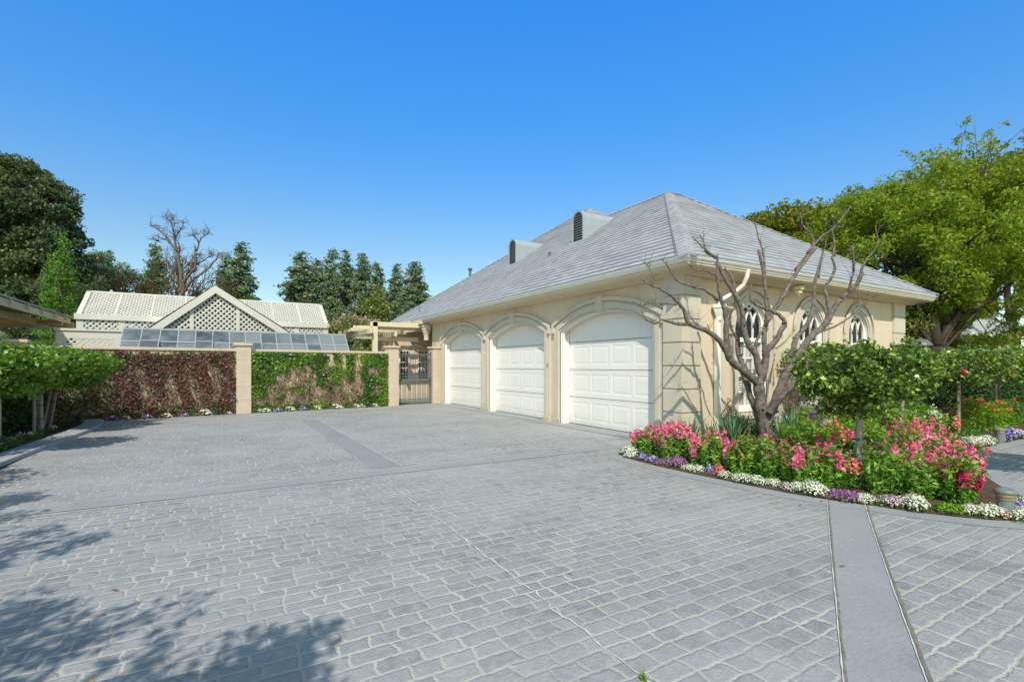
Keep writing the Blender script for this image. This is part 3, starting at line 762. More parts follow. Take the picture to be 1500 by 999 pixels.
for di, (c, w) in enumerate(DOORS):
    sm = MB()
    inn = seg_arch(c, w, SP, RI, 0); mid = seg_arch(c, w, SP, RI, .055)
    m2 = seg_arch(c, w, SP, RI, .20); outl = seg_arch(c, w, SP, RI, .30)
    sm.band(inn, mid, fac, .0, .035); sm.band(mid, m2, fac, .0, .062); sm.band(m2, outl, fac, .0, .045)
    # hood mould over the arch with short returns
    hood_i = [p for p in seg_arch(c, w, SP, RI, .245) if p[1] > 2.3]; hood_o = [p for p in seg_arch(c, w, SP, RI, .335) if p[1] > 2.3]
    hood_i = [(hood_i[0][0], 2.52)]+hood_i+[(hood_i[-1][0], 2.52)]; hood_o = [(hood_o[0][0], 2.52)]+hood_o+[(hood_o[-1][0], 2.52)]
    sm.band(hood_i, hood_o, fac, .045, .105)
    zt = SP+RI
    k = len(sm.v)
    for a in ((-.10, .13), ):
        sm.poly([fac(c-.10, zt-.01, .13), fac(c+.10, zt-.01, .13), fac(c+.13, zt+.36, .13), fac(c-.13, zt+.36, .13)])
        for p, q in (((-.10, -.01), (.10, -.01)), ((.10, -.01), (.13, .36)), ((.13, .36), (-.13, .36)), ((-.13, .36), (-.10, -.01))):
            sm.quad(fac(c+p[0], zt+p[1], .13), fac(c+q[0], zt+q[1], .13), fac(c+q[0], zt+q[1], .0), fac(c+p[0], zt+p[1], .0))
    for sgn in (-1, 1):                      # plinth blocks
        y0 = c+sgn*(w+.0); y1 = c+sgn*(w+.31)
        sm.box(XF-.075, XF, min(y0, y1), max(y0, y1), 0, .14)
    sm.build('door_surround', M['trim'], gar, bevel=.006)
    fr = MB(); fr.reveal(seg_arch(c, w, SP, RI, 0, z0=.0), fac, .03, -.27)
    fi = seg_arch(c, w-.05, SP, RI-.03, 0); fo = seg_arch(c, w+.0, SP, RI, 0)
    fr.band(fi, fo, fac, -.20, -.235)
    fr.band(seg_arch(c, w-.07, SP, RI-.02, 0), seg_arch(c, w, SP, RI, 0), fac, -.015, -.075)
    fr.build('door_jamb', M['white'], gar)
    # sectional door: raised panels pressed into each section
    dm = MB(); XD = XF+.25; rows = [(.02, .745), (.765, 1.49), (1.51, 2.235), (2.255, 3.02)]
    y0, y1 = c-w-.03, c+w+.03; W2 = y1-y0; pw = (2*w-.26)/4
    for ri, (z0, z1) in enumerate(rows):
        xs = [y0]; cells = []
        for j in range(4):
            a = c-w+.13+j*pw+.055; b = a+pw-.11; xs += [a, b]; cells.append((a, b))
        xs.append(y1); zs = [z0, z0+.115, z1-.115, z1]
        for a in range(len(xs)-1):
            for b in range(3):
                isP = (b == 1 and a % 2 == 1 and ri < 3)
                f = lambda s, t, d: (XD-d, s, t)
                if not isP:
                    dm.quad(f(xs[a], zs[b], 0), f(xs[a+1], zs[b], 0), f(xs[a+1], zs[b+1], 0), f(xs[a], zs[b+1], 0))
                else:
                    L = [(0, 0), (.018, -.0055), (.05, -.0055), (.085, -.001)]
                    for q in range(3):
                        i0, d0 = L[q]; i1, d1 = L[q+1]
                        A = [(xs[a]+i0, zs[b]+i0), (xs[a+1]-i0, zs[b]+i0), (xs[a+1]-i0, zs[b+1]-i0), (xs[a]+i0, zs[b+1]-i0)]
                        B = [(xs[a]+i1, zs[b]+i1), (xs[a+1]-i1, zs[b]+i1), (xs[a+1]-i1, zs[b+1]-i1), (xs[a]+i1, zs[b+1]-i1)]
                        for e_ in range(4): dm.quad(f(*A[e_], d0), f(*A[(e_+1) % 4], d0), f(*B[(e_+1) % 4], d1), f(*B[e_], d1))
                        if q == 2: dm.poly([f(*p, d1) for p in B])
        dm.quad((XD, y0, z1), (XD, y1, z1), (XD+.04, y1, z1+.01), (XD+.04, y0, z1+.01))
        if ri < 3: dm.box(XD-.004, XD, y0, y1, z1-.02, z1-.012)
    for zz in (2.36, 2.47): dm.box(XD-.006, XD, y0, y1, zz, zz+.014)
    dm.quad((XD+.04, y0, 0), (XD+.04, y1, 0), (XD+.04, y1, 3.05), (XD+.04, y0, 3.05))
    do = dm.build('garage_door', M['door'], gar)
    rb = MB(); rb.box(XD-.012, XD+.03, y0, y1, .002, .022); rb.build('bottom_seal', M['gap'], do)
# small sconce-like sensor between doors 2 and 3
mb = MB(); mb.lathe((8.06, 11.78, 1.62), [(.012, 0), (.022, .01), (.022, .04), (.0, .05)], 8); mb.build('door_sensor', M['iron'], gar)

# quoins: rusticated corner piers
def quoin(blocks_x, blocks_y, name='quoin'):
    q = MB(); z = 0.0; hs = [.16]+[.48]*7; 
    for h in hs:
        z1 = min(z+h, 3.49)
        q.box(blocks_x[0], blocks_x[1], blocks_y[0], blocks_y[1], z+.014, z1-.014)
        z = z1
    q.box(blocks_x[0]+.03, blocks_x[1]-.0, blocks_y[0]+.03, blocks_y[1]-.0, 0, 3.49)
    return q.build(name, M['trim'], gar, bevel=.008)
quoin((8.04, 8.60), (6.92, 7.44))
quoin((17.08, 17.76), (6.92, 7.5))
mb = MB()
mb.box(XF-.045, XF, 19.86, 20.9, 0, .12); mb.build('plinth', M['trim'], gar, bevel=.005)

# windows
for c in WINS:
    sm = MB()
    o0 = gothic(c, WW, WS, WSP, 0); o1 = gothic(c, WW, WS, WSP, .05); o2 = gothic(c, WW, WS, WSP, .17); o3_ = gothic(c, WW, WS, WSP, .24)
    sm.band(o0, o1, side, 0, .03); sm.band(o1, o2, side, 0, .055); sm.band(o2, o3_, side, 0, .035)
    h0 = [p for p in gothic(c, WW, WS, WSP, .22) if p[1] > 2.2]; h1 = [p for p in gothic(c, WW, WS, WSP, .29) if p[1] > 2.2]
    sm.band(h0, h1, side, .035, .085)
    sm.box(c-WW-.29, c-WW-.2, YS-.085, YS, 2.3, 2.44); sm.box(c+WW+.2, c+WW+.29, YS-.085, YS, 2.3, 2.44)
    so_ = sm.build('window_surround', M['trim'], gar, bevel=.005)
    wf = MB()
    wf.reveal(gothic(c, WW, WS, WSP, 0), side, .03, -.16)
    wo = wf.build('window', M['white'], gar)
    f = MB(); fi = gothic(c, WW-.075, WS+.09, WSP, 0); fo = gothic(c, WW, WS, WSP, 0)
    f.band(fi, fo, side, -.06, -.12)
    f.box(c-WW, c+WW, YS+.055, YS+.12, WS, WS+.13)
    f.box(c-WW, c+WW, YS+.05, YS+.12, 2.14, 2.24)
    mu = (2*WW-.15)/3
    for j in (1, 2): f.box(c-WW+.075+mu*j-.018, c-WW+.075+mu*j+.018, YS+.07, YS+.105, WS+.13, WSP+.03)
    f.box(c-WW+.05, c+WW-.05, YS+.062, YS+.112, 1.36, 1.41)
    for zz in (1.0, 1.77): f.box(c-WW+.05, c+WW-.05, YS+.072, YS+.103, zz, zz+.026)
    # intersecting tracery in the head
    Rr = WW*1.17; cc = Rr-WW
    main = gothic(c, WW, WS, WSP, 0, 24)
    def inside(px, pz):
        return pz <= WSP or (math.hypot(px-(c+cc), pz-WSP) < Rr-.05 and math.hypot(px-(c-cc), pz-WSP) < Rr-.05)
    for j in (1, 2):
        x0 = c-WW+.075+mu*j
        for sg in (-1, 1):
            pl = []
            for i in range(0, 26):
                a = i/25*1.45
                px = x0+sg*(Rr-Rr*math.cos(a)); pz = WSP+Rr*math.sin(a)
                if inside(px, pz): pl.append((px, pz))
                else: break
            if len(pl) > 2: f.strip(pl, .044, side, -.068, -.105)
    f.build('frame', M['white'], wo)
    p = MB(); p.poly([side(a, b, -.10) for a, b in gothic(c, WW-.05, WS+.05, WSP, 0)]); p.build('pane', M['pane'], wo)
    sh = MB()
    for k_, (a, b) in enumerate(((c-WW+.06, c-.03), (c+.03, c+WW-.06))):
        sh.box(a, a+.05, YS+.135, YS+.165, WS+.1, 2.12); sh.box(b-.05, b, YS+.135, YS+.165, WS+.1, 2.12)
        z = WS+.12
        while z < 2.1:
            sh.obox((a+.05, YS+.135, z), (b-a-.1, 0, 0), (0, .03, .030), (0, -.003, .006)); z += .052
    sh.quad((c-WW+.06, YS+.172, WS+.1), (c+WW-.06, YS+.172, WS+.1), (c+WW-.06, YS+.172, 2.12), (c-WW+.06, YS+.172, 2.12))
    sh.build('shutter', M['frost'], wo)
    s = MB(); s.box(c-WW-.32, c+WW+.32, YS-.14, YS, .42, .52); s.box(c-WW-.26, c+WW+.26, YS-.09, YS, .34, .42); s.build('sill', M['trim'], wo, bevel=.008)

# cornice and gutter swept round the eaves
PATH = [(7.6, 22.45), (7.6, 6.4), (18.6, 6.4), (18.6, 17.0)]
NV = [(-1, 0), (-1, -1), (1, -1), (1, 0)]
def sweep(prof, name, mat):
    s = MB()
    for k in range(len(PATH)-1):
        for a in range(len(prof)-1):
            (o0, z0), (o1, z1) = prof[a], prof[a+1]
            P = lambda i, o_, z_: (PATH[i][0]+NV[i][0]*o_, PATH[i][1]+NV[i][1]*o_, z_)
            s.quad(P(k, o0, z0), P(k+1, o0, z0), P(k+1, o1, z1), P(k, o1, z1))
    for i in (0, 3):
        s.poly([(PATH[i][0]+NV[i][0]*o_, PATH[i][1]+NV[i][1]*o_, z_) for o_, z_ in prof])
    return s.build(name, mat, gar, smooth=False)
sweep([(-.13, 3.70), (-.02, 3.70), (-.02, 3.722), (.0, 3.722), (.0, 3.70), (-.012, 3.695), (-.012, 3.675), (-.028, 3.65), (-.05, 3.625), (-.06, 3.60), (-.13, 3.60)], 'gutter', M['gutter'])
sweep([(-.06, 3.598), (-.075, 3.598), (-.075, 3.56), (-.095, 3.555), (-.10, 3.535), (-.15, 3.515), (-.22, 3.505), (-.30, 3.498), (-.36, 3.485), (-.42, 3.465), (-.46, 3.44), (-.56, 3.43), (-.7, 3.43)], 'cornice', M['cornice'])
# far end return of the cornice over the gate pillar
mb = MB(); mb.box(7.62, 8.7, 21.0, 22.4, 3.46, 3.6); mb.build('soffit', M['cornice'], gar)
mb = MB(); mb.lathe((7.95, 21.2, 2.75), [(.11, 0), (.11, .2), (.13, .22), (.13, .27), (.17, .34), (.19, .42), (.22, .46), (.22, .52), (.26, .58), (.26, .68)], 12)
mb.build('column_capital', M['trim'], gar)

# downspout with leader head and gooseneck
mb = MB()
mb.box(9.07, 9.19, YS-.12, YS-.02, .08, 2.62)
ds = mb.build('downspout', M['gutter'], gar, bevel=.02)
mb = MB(); mb.lathe((9.13, YS-.10, 2.56), [(.06, 0), (.075, .04), (.075, .08), (.14, .2), (.16, .26), (.19, .27), (.19, .33), (.17, .34)], 4)
mb.tube([(9.13, YS-.12, 2.86), (9.16, YS-.14, 3.0), (9.42, YS-.28, 3.16), (9.5, YS-.42, 3.30), (9.5, 6.5, 3.45), (9.5, 6.47, 3.6)], .045, 10)
mb.build('leader_head', M['gutter'], ds)
for x in (11.75,):
    mb = MB(); mb.lathe((x, 6.72, 3.25), [(.05, 0), (.06, .05), (.10, .06), (.10, .12), (.14, .14), (.14, .22)], 8); mb.build('corbel', M['cornice'], gar)

# ---- roof
def clip(poly, t, keep_above):
    out = []
    for i in range(len(poly)):
        a = poly[i]; b = poly[(i+1) % len(poly)]
        ia = (a[1] >= t) if keep_above else (a[1] <= t); ib = (b[1] >= t) if keep_above else (b[1] <= t)
        if ia: out.append(a)
        if ia != ib:
            k = (t-a[1])/(b[1]-a[1]); out.append((a[0]+(b[0]-a[0])*k, t))
    return out
SL = .70; KL = math.sqrt(1+SL*SL)
def shingles(mb, poly, fn, row=.24, lift=.034, seed=0):
    """poly in plan (s, p): s along the eave, p plan distance up from it; fn(s, p, dz) -> 3D"""
    rp = row/KL; pmax = max(q[1] for q in poly); i = 0; rng = np.random.default_rng(seed)
    while i*rp < pmax-1e-4:
        a, b = i*rp, (i+1)*rp
        c = clip(clip(poly, a, True), b, False)
        if len(c) > 2:
            off = (i*.613) % 1
            mb.poly([fn(s_, p_, lift*(1-(p_-a)/rp)) for s_, p_ in c], [(s_+off*3, p_*KL) for s_, p_ in c])
            low = [q for q in c if abs(q[1]-a) < 1e-5]
            if len(low) >= 2:
                s0 = min(q[0] for q in low); s1 = max(q[0] for q in low)
                mb.quad(fn(s0, a, lift), fn(s1, a, lift), fn(s1, a, -.004), fn(s0, a, -.004), [(s0, a*KL+.001)]*4)
        i += 1
ZE = 3.715
rm = MB()
fL = lambda s, p, dz: (7.6+p, s, ZE+SL*p+dz)
shingles(rm, [(6.4, 0), (11.6, 5.2), (16.3, 5.2), (16.3, 0)], fL)
shingles(rm, [(16.3, 0), (16.3, 5.2), (19.1, 8), (19.3, 8), (27.3, 0)], fL)
fF = lambda s, p, dz: (s, 6.4+p, ZE+SL*p+dz)
shingles(rm, [(7.6, 0), (18.6, 0), (13.4, 5.2), (12.8, 5.2)], fF)
fE = lambda s, p, dz: (18.6-p, s, ZE+SL*p+dz)
shingles(rm, [(6.4, 0), (11.6, 5.2), (16.8, 0)], fE)
fB = lambda s, p, dz: (s, 16.8-p, ZE+SL*p+dz)
shingles(rm, [(18.6, 0), (13.4, 5.2), (12.8, 5.2), (12.8, 4.0), (17.0, 0)], fB)
fA = lambda s, p, dz: (18.0-p, s, ZE+SL*p+dz)
shingles(rm, [(11.6, 5.2), (17.0, 5.2), (17.0, .5), (15.5, .5)], fA)
fN = lambda s, p, dz: (s, 11.1+p, ZE+SL*p+dz)
shingles(rm, [(11.9, 4.6), (20.0, 4.6), (15.7, 8), (15.6, 8)][:4], fN)
fR = lambda s, p, dz: (23.7-p, s, ZE+SL*p+dz)
shingles(rm, [(13.1, 2), (19.1, 8), (19.3, 8), (27.3, 0), (13.1, 0)], fR)
fK = lambda s, p, dz: (s, 27.3-p, ZE+SL*p+dz)
shingles(rm, [(7.6, 0), (15.6, 8), (15.7, 8), (23.7, 0)], fK)
# underside deck
rm.quad((7.7, 6.5, 3.70), (18.5, 6.5, 3.70), (18.5, 16.7, 3.70), (7.7, 16.7, 3.70))
rm.quad((7.7, 16.7, 3.70), (23.5, 16.7, 3.70), (23.5, 27.2, 3.70), (7.7, 27.2, 3.70))
roof = rm.build('roof', M['shingle'], gar, uv=True)
mb = MB(); mb.box(7.58, 7.66, 22.46, 27.3, 3.55, 3.72); mb.build('fascia', M['cornice'], roof)
# hip and ridge caps: overlapping folded pieces
def caps(p0, p1, nA, nB, w=.16, step=.24, name='hip_cap'):
    c = MB(); p0 = Vector(p0); p1 = Vector(p1); d = (p1-p0); L = d.length; d.normalize(); nA = Vector(nA).normalized(); nB = Vector(nB).normalized()
    n = int(L/step); up = (nA.cross(d)); 
    for i in range(n+1):
        a = p0+d*(i*step); b = p0+d*min(L, (i+1)*step+.03)
        la, lb = .045, .018
        z = Vector((0, 0, 1))
        c.quad(a+z*la, b+z*lb, b+z*lb+nA*w, a+z*la+nA*w, [(i*.27, 0), (i*.27, .24), (i*.27+.16, .24), (i*.27+.16, 0)])
        c.quad(a+z*la, a+z*la+nB*w, b+z*lb+nB*w, b+z*lb, [(i*.27, 0), (i*.27+.16, 0), (i*.27+.16, .24), (i*.27, .24)])
        c.quad(a+z*la, a+z*la+nA*w, a+nA*w, a, [(0, .001)]*4); c.quad(a+z*la, a+z*la+nB*w, a+nB*w, a, [(0, .001)]*4)
    return c.build(name, M['shingle'], roof, uv=True)
zr = ZE+SL*5.2; zb = ZE+SL*8
# vectors lying in each roof slope, square to the hip
vL = Vector((.0, 1, 0)); vL = Vector((-.35, .85, -.245)); vF = Vector((.85, -.35, -.245))
caps((7.6, 6.4, ZE), (12.8, 11.6, zr), vL, vF, .20)
caps((18.6, 6.4, ZE), (13.4, 11.6, zr), (-.85, -.35, -.245), (.35, .85, -.245), .2)
caps((12.8, 11.6, zr), (13.4, 11.6, zr), (0, -1, -.7), (0, 1, -.7), .16, name='ridge_cap')
caps((12.8, 11.6, zr), (12.8, 16.3, zr), (-1, 0, -.7), (1, 0, -.7), .16, name='ridge_cap')
caps((12.8, 16.3, zr), (15.6, 19.1, zb), vL, vF, .18)
caps((7.6, 27.3, ZE), (15.6, 19.3, zb), (-.35, -.85, -.245), (.85, .35, -.245), .18)
hsl_ = MB(); hsl_.tube([(7.62, 6.72, ZE+.045), (12.62, 11.62, zr-.08)], .016, 5); hsl_.build('hip_shade_line', M['bollard'], roof)  # dark tube added to draw the shade line beside the hip cap
# barrel topped louvred dormers
for dy0, wd in ((13.47, .60), (17.97, .60)):
    d = MB(); xf = 10.72; zbse = ZE+SL*(xf-7.6); r_ = wd/2; yc = dy0+r_; zs = zbse+.78
    arc = [(yc+r_*math.cos(math.pi*i/14), zs+r_*math.sin(math.pi*i/14)) for i in range(15)]
    outl = [(yc+r_, zbse-.05)]+arc+[(yc-r_, zbse-.05)]
    def back(z): return 7.6+(z-ZE)/SL+.08
    for k in range(len(outl)-1):
        (ya, za), (yb, zb_) = outl[k], outl[k+1]
        d.quad((xf, ya, za), (xf, yb, zb_), (back(zb_), yb, zb_), (back(za), ya, za))
    big = [(yc+(y-yc)*1.09, z if z < zs else zs+(z-zs)*1.09) for y, z in outl]
    fd = lambda s, t, q: (xf-q, s, t)
    d.band(outl, big, fd, .025, -.10)
    inner = [(yc+(y-yc)*.86, max(zbse+.03, zs+(z-zs)*.86 if z > zs else z)) for y, z in outl]
    d.band(inner, outl, fd, .0, .02)
    # standing seams over the barrel
    for q in range(1, 7):
        xx = xf+q*.19
        seam = [(y, z) for y, z in outl if back(z) > xx+.02 and z > zbse+.0]
        if len(seam) > 2:
            f2 = lambda s, t, qq, xx=xx: (xx+qq, s, t)
            so2 = [(yc+(y-yc)*1.03, z if z < zs else zs+(z-zs)*1.03) for y, z in seam]
            d.band(seam, so2, f2, 0, .015)
    dr = d.build('dormer', M['zinc'], roof)
    v_ = MB(); v_.poly([(xf+.06, y, z) for y, z in inner]); v_.build('vent_opening', M['dark'], dr)
    s_ = MB(); z = zbse+.05
    while z < zs+r_*.8:
        hw = r_*.86 if z < zs else math.sqrt(max(0, (r_*.86)**2-(z-zs)**2))
        if hw > .04: s_.obox((xf-.0, yc-hw, z), (0, 2*hw, 0), (.055, 0, .03), (0, 0, .012))
        z += .085
    s_.build('louvre', M['zinc'], dr)
    fl = MB(); fl.obox((xf-.16, dy0-.12, ZE+SL*(xf-.16-7.6)+.03), (0, wd+.24, 0), (.2, 0, .14), (0, 0, .012)); fl.build('flashing', M['zinc'], dr)
mb = MB(); mb.lathe((11.5, 24.1, 6.2), [(.07, 0), (.07, .5), (.12, .52), (.12, .62), (.0, .66)], 10); mb.build('vent_pipe', M['iron'], roof)
mb = MB(); mb.box(8.25, 8.28, 23.0, 23.03, 4.15, 4.55); mb.build('vent_rod', M['iron'], roof)
mb = MB(); mb.lathe((10.2, 14.75, 5.5), [(.05, 0), (.05, .16), (.07, .17), (0, .2)], 8); mb.build('vent_pipe', M['iron'], roof)

# ------------------------------------------------------------------ garden walls, pillars
WM = 1.2/10.6
def WP(x, d=0.0, z=0.0):
    """point on the front face of the end wall at world x, d metres in front of it"""
    y = 18.4+WM*(x+4.7); l = math.hypot(1, WM)
    return (x+WM/l*d, y-1/l*d, z)
def wall_piece(name, x0, x1, label, group=None):
    t = thing(name, label, 'wall', WP((x0+x1)/2, -.12))
    b = MB(); f = lambda s, t_, d: WP(s, d, t_)
    b.band([(x0, 0), (x1, 0)], [(x0, 2.08), (x1, 2.08)], f, 0, -.25)
    b.build('wall_face', M['wall'], t)
    c = MB(); c.band([(x0, 2.08), (x1, 2.08)], [(x0, 2.17), (x1, 2.17)], f, .05, -.30)
    c.build('coping', M['cap'], t, bevel=.012)
    return t
wall_piece('garden_wall', -4.6, .42, 'stuccoed garden wall carrying the dark red creeper, left of the middle pillar')
wall_piece('garden_wall', .86, 5.70, 'stuccoed garden wall half covered by green ivy, between middle pillar and gate')
def pillar(x, y, w, h, label, rz=0.0, joints=True):
    t = thing('wall_pillar', label, 'pillar', (x, y, 0), 'stone pillars of the garden wall')
    b = MB(); n = 5
    for i in range(n):
        b.box(-w/2, w/2, -w/2, w/2, i*h/n+.003, (i+1)*h/n-.003)
    b.box(-w/2+.006, w/2-.006, -w/2+.006, w/2-.006, 0, h)
    s = b.build('shaft', M['cap'], None, bevel=.004); s.parent = t
    c = MB(); e = .05
    c.box(-w/2-.02, w/2+.02, -w/2-.02, w/2+.02, h, h+.035); c.box(-w/2-e, w/2+e, -w/2-e, w/2+e, h+.035, h+.12)
    s = c.build('capstone', M['cap'], None, bevel=.02); s.parent = t
    t.rotation_euler = (0, 0, rz); return t
rz = math.atan(WM)
p = WP(.64, -.08); pillar(p[0], p[1], .44, 2.24, 'square stone pillar between the red and the green creeper', rz)
p = WP(5.93, -.08); pillar(p[0], p[1], .42, 2.28, 'square stone pillar left of the iron gate', rz)
pillar(7.96, 20.12, .44, 2.3, 'square stone pillar against the garage, right of the iron gate', rz*.6)
pillar(-4.86, 18.62, .46, 2.2, 'square stone pillar at the wall corner behind the rose standards', rz)
pillar(-4.35, 14.6, .5, 2.2, 'square stone pillar cut by the left edge of the photo')
t = thing('garden_wall', 'ivy grown side wall behind the rose standards on the left', 'wall', (-4.6, 16, 0))
b = MB(); b.obox((-4.35, 10.0, 0), (-.45, 8.5, 0), (-.25, 0, 0), (0, 0, 2.05)); b.build('wall_face', M['wall'], t)
b = MB(); b.obox((-4.30, 10.0, 2.05), (-.45, 8.5, 0), (-.35, 0, 0), (0, 0, .09)); b.build('coping', M['cap'], t, bevel=.01)

# ------------------------------------------------------------------ iron gate
gt = thing('iron_gate', 'dark wrought iron garden gate with close vertical bars and scrollwork on top', 'gate', (7.0, 19.9, 0))
ga = Vector((6.18, 19.86, 0)); gb = Vector((7.72, 20.03, 0)); gd = (gb-ga); gl = gd.length; gd.normalize(); gn = Vector((-gd.y, gd.x, 0))
def GP(s, z, d=0): v = ga+gd*s+gn*d; return (v.x, v.y, z)
fm = MB()
def bar(mb, s0, z0, s1, z1, w=.02):
    mb.tube([GP(s0, z0), GP(s1, z1)], w, 6)
def rect(mb, s0, s1, z0, z1, th=.02):
    mb.obox(GP(s0, z0, -th), gd*(s1-s0), gn*th*2, (0, 0, z1-z0))
rect(fm, .0, .05, .06, 2.2); rect(fm, gl-.05, gl, .06, 2.2)
for z0, z1 in ((.08, .13), (.98, 1.06), (1.14, 1.17), (2.05, 2.1), (.2, .225)): rect(fm, .05, gl-.05, z0, z1)
fm.build('gate_frame', M['iron'], gt)
n = 13
bm_ = MB()
for i in range(1, n): 
    s = .05+(gl-.1)*i/n; bar(bm_, s, .1, s, 2.08, .013)
for i in range(n):
    s = .05+(gl-.1)*(i+.5)/n
    if i % 2 == 0: bar(bm_, s, .1, s, .98, .009)
bm_.build('gate_bars', M['iron'], gt)
sc = MB()
def arcpts(s, z, r, a0, a1, n=14, k=1.0): return [GP(s+r*math.cos(a0+(a1-a0)*i/n)*(1-(1-k)*i/n), z+r*math.sin(a0+(a1-a0)*i/n)*(1-(1-k)*i/n)) for i in range(n+1)]
for m_ in (-1, 1):
    cs = gl/2
    sc.tube([GP(cs+m_*(gl/2-.05)*(1-t_), 2.1+.36*math.sin(t_*math.pi/2)) for t_ in [i/12 for i in range(13)]], .012, 5)
    for q, r_ in ((.18, .1), (.42, .085), (.6, .055)):
        sc.tube(arcpts(cs+m_*q, 2.1+r_, r_, -math.pi/2, math.pi*1.4*m_, 16, .35), .009, 5)
sc.tube([GP(gl/2, 2.1), GP(gl/2, 2.6)], .012, 5)
sc.build('scrollwork', M['iron'], gt)
lk = MB(); lk.obox(GP(gl-.16, 1.0, -.05), gd*.12, gn*.1, (0, 0, .16)); lk.tube([GP(gl-.13, 1.1, -.05), GP(gl-.13, 1.1, -.1), GP(gl-.03, 1.1, -.1)], .01, 6)
lk.build('lock_box', M['iron'], gt)

# ------------------------------------------------------------------ pergola
pg = thing('pergola', 'cream timber pergola with notched rafters beside the gate', 'pergola', (5.7, 21.6, 0))
for x, y in ((5.72, 21.5), (5.5, 29.5), (7.9, 29.5)):
    b = MB(); b.box(x-.1, x+.1, y-.1, y+.1, 0, 3.52); b.build('post', M['beam'], pg)
b = MB()
b.box(5.62, 8.6, 21.40, 21.46, 3.30, 3.5); b.box(5.55, 8.6, 21.55, 21.61, 3.30, 3.5)
b.box(5.45, 5.53, 21.2, 30, 2.98, 3.2); b.box(7.0, 7.08, 21.7, 23.4, 3.05, 3.25)
b.box(5.2, 8.7, 23.2, 23.26, 3.3, 3.45); b.box(6.6, 6.7, 21.5, 23.5, 2.9, 3.1)
b.box(5.9, 7.9, 22.1, 22.2, 2.72, 2.9)
b.build('beam', M['beam'], pg, bevel=.006)
y = 21.75
while y < 30:
    b = MB(); b.obox((5.1, y, 3.2), (3.3, 0, 0), (0, .06, 0), (0, 0, .14))
    b.build('rafter', M['beam'], pg); y += .36
wv = thing('wisteria', 'flowering wisteria vine heaped over the far end of the cream pergola', 'climbing plant', (5.4, 28, 0))
rng = np.random.default_rng(5)
b = MB()
for i in range(5): limb(b, (5.3+.06*i, 26.5+.3*i, 0), (5.3+.3*rng.normal(), 26+rng.normal(), 3.4), .05, .02, .05, 6, 6, rng)
b.build('stem', M['bark'], wv)
C = np.stack([rng.uniform(4.6, 7.2, 60), rng.uniform(23.5, 30, 60), rng.uniform(3.35, 3.75, 60)], 1)
leaves('foliage', clumps(C, .42, 70, .7, rng), .12, G['conic'], wv, rng=rng)
leaves('blossoms', clumps(C+np.array([0, 0, .1]), .45, 45, .8, rng), .12, G['wist'], wv, rng=rng)

# ------------------------------------------------------------------ lean-to greenhouse behind the wall
gh = thing('greenhouse', 'lean-to greenhouse with sloping panes in grey metal bars behind the wall', 'greenhouse', (.8, 21, 0))
gx0, gx1 = -2.95, 4.55; gy0, gz0, gy1, gz1 = 20.3, 1.55, 21.9, 2.88
fg = lambda s, t_, d: (s, gy0+(gy1-gy0)*t_-.66*d, gz0+(gz1-gz0)*t_+.74*d)
NB = 14
fr = MB()
xs = [gx0+(gx1-gx0)*i/NB for i in range(NB+1)]
for x in xs: fr.band([(x-.015, 0), (x-.015, 1)], [(x+.015, 0), (x+.015, 1)], fg, 0, .04)
for t_ in (0.0, .34, .66, 1.0): fr.band([(gx0, t_-.012), (gx1, t_-.012)], [(gx0, t_+.012), (gx1, t_+.012)], fg, .003, .045)
fr.box(gx0-.03, gx1+.03, gy1-.03, gy1+.06, gz1-.02, gz1+.07)
for x in (gx0, gx1):
    for y in (20.3, 21.1, 21.9):
        fr.box(x-.02, x+.02, y-.02, y+.02, 0, gz0+(gz1-gz0)*(y-gy0)/(gy1-gy0))
    fr.tube([(x, gy0, gz0), (x, gy1, gz1)], .03, 6)
fr.build('frame', M['zinc'], gh)
rng = np.random.default_rng(3)
opened = {1: .18, 4: .12, 7: .14, 11: .16}
pn = MB()
for i in range(NB):
    for j, (a, b_) in enumerate(((0, .34), (.34, .66), (.66, 1))):
        if i in opened and j == 1: continue
        k_ = float(rng.uniform(0, .03)); pn.quad(fg(xs[i], a, .02+k_), fg(xs[i+1], a, .02), fg(xs[i+1], b_, .02), fg(xs[i], b_, .02+k_*.5))
pn.quad((gx0, gy0, 0), (gx0, gy1, 0), (gx0, gy1, gz1), (gx0, gy0, gz0)); pn.quad((gx1, gy0, 0), (gx1, gy1, 0), (gx1, gy1, gz1), (gx1, gy0, gz0))
pn.build('panes', M['ghglass'], gh)
for i, lift in opened.items():
    v_ = MB(); A, B_ = fg(xs[i], .34, .03+lift), fg(xs[i+1], .34, .03+lift); C_, D_ = fg(xs[i+1], .68, .06), fg(xs[i], .68, .06)
    v_.quad(A, B_, C_, D_); vo = v_.build('vent_window', M['ghglass'], gh)
    w_ = MB()
    for P_, Q_ in ((A, B_), (B_, C_), (C_, D_), (D_, A)): w_.tube([P_, Q_], .02, 5)
    w_.build('vent_frame', M['zinc'], vo)
s = MB(); s.box(gx0+.1, gx1-.1, 20.6, 21.6, .85, .9)
for i in range(8): s.box(gx0+.2+i*.95, gx0+.25+i*.95, 20.7, 20.75, 0, .85)
for i in range(10): s.lathe((gx0+.6+i*.7, 21.0, .9), [(.08, 0), (.12, .2), (.13, .22)], 8)
s.build('staging_bench', M['stake'], gh)
bk = MB(); bk.quad((gx0, gy1+.05, 0), (gx1, gy1+.05, 0), (gx1, gy1+.05, gz1), (gx0, gy1+.05, gz1)); bk.build('back_wall', M['bollard'], gh)

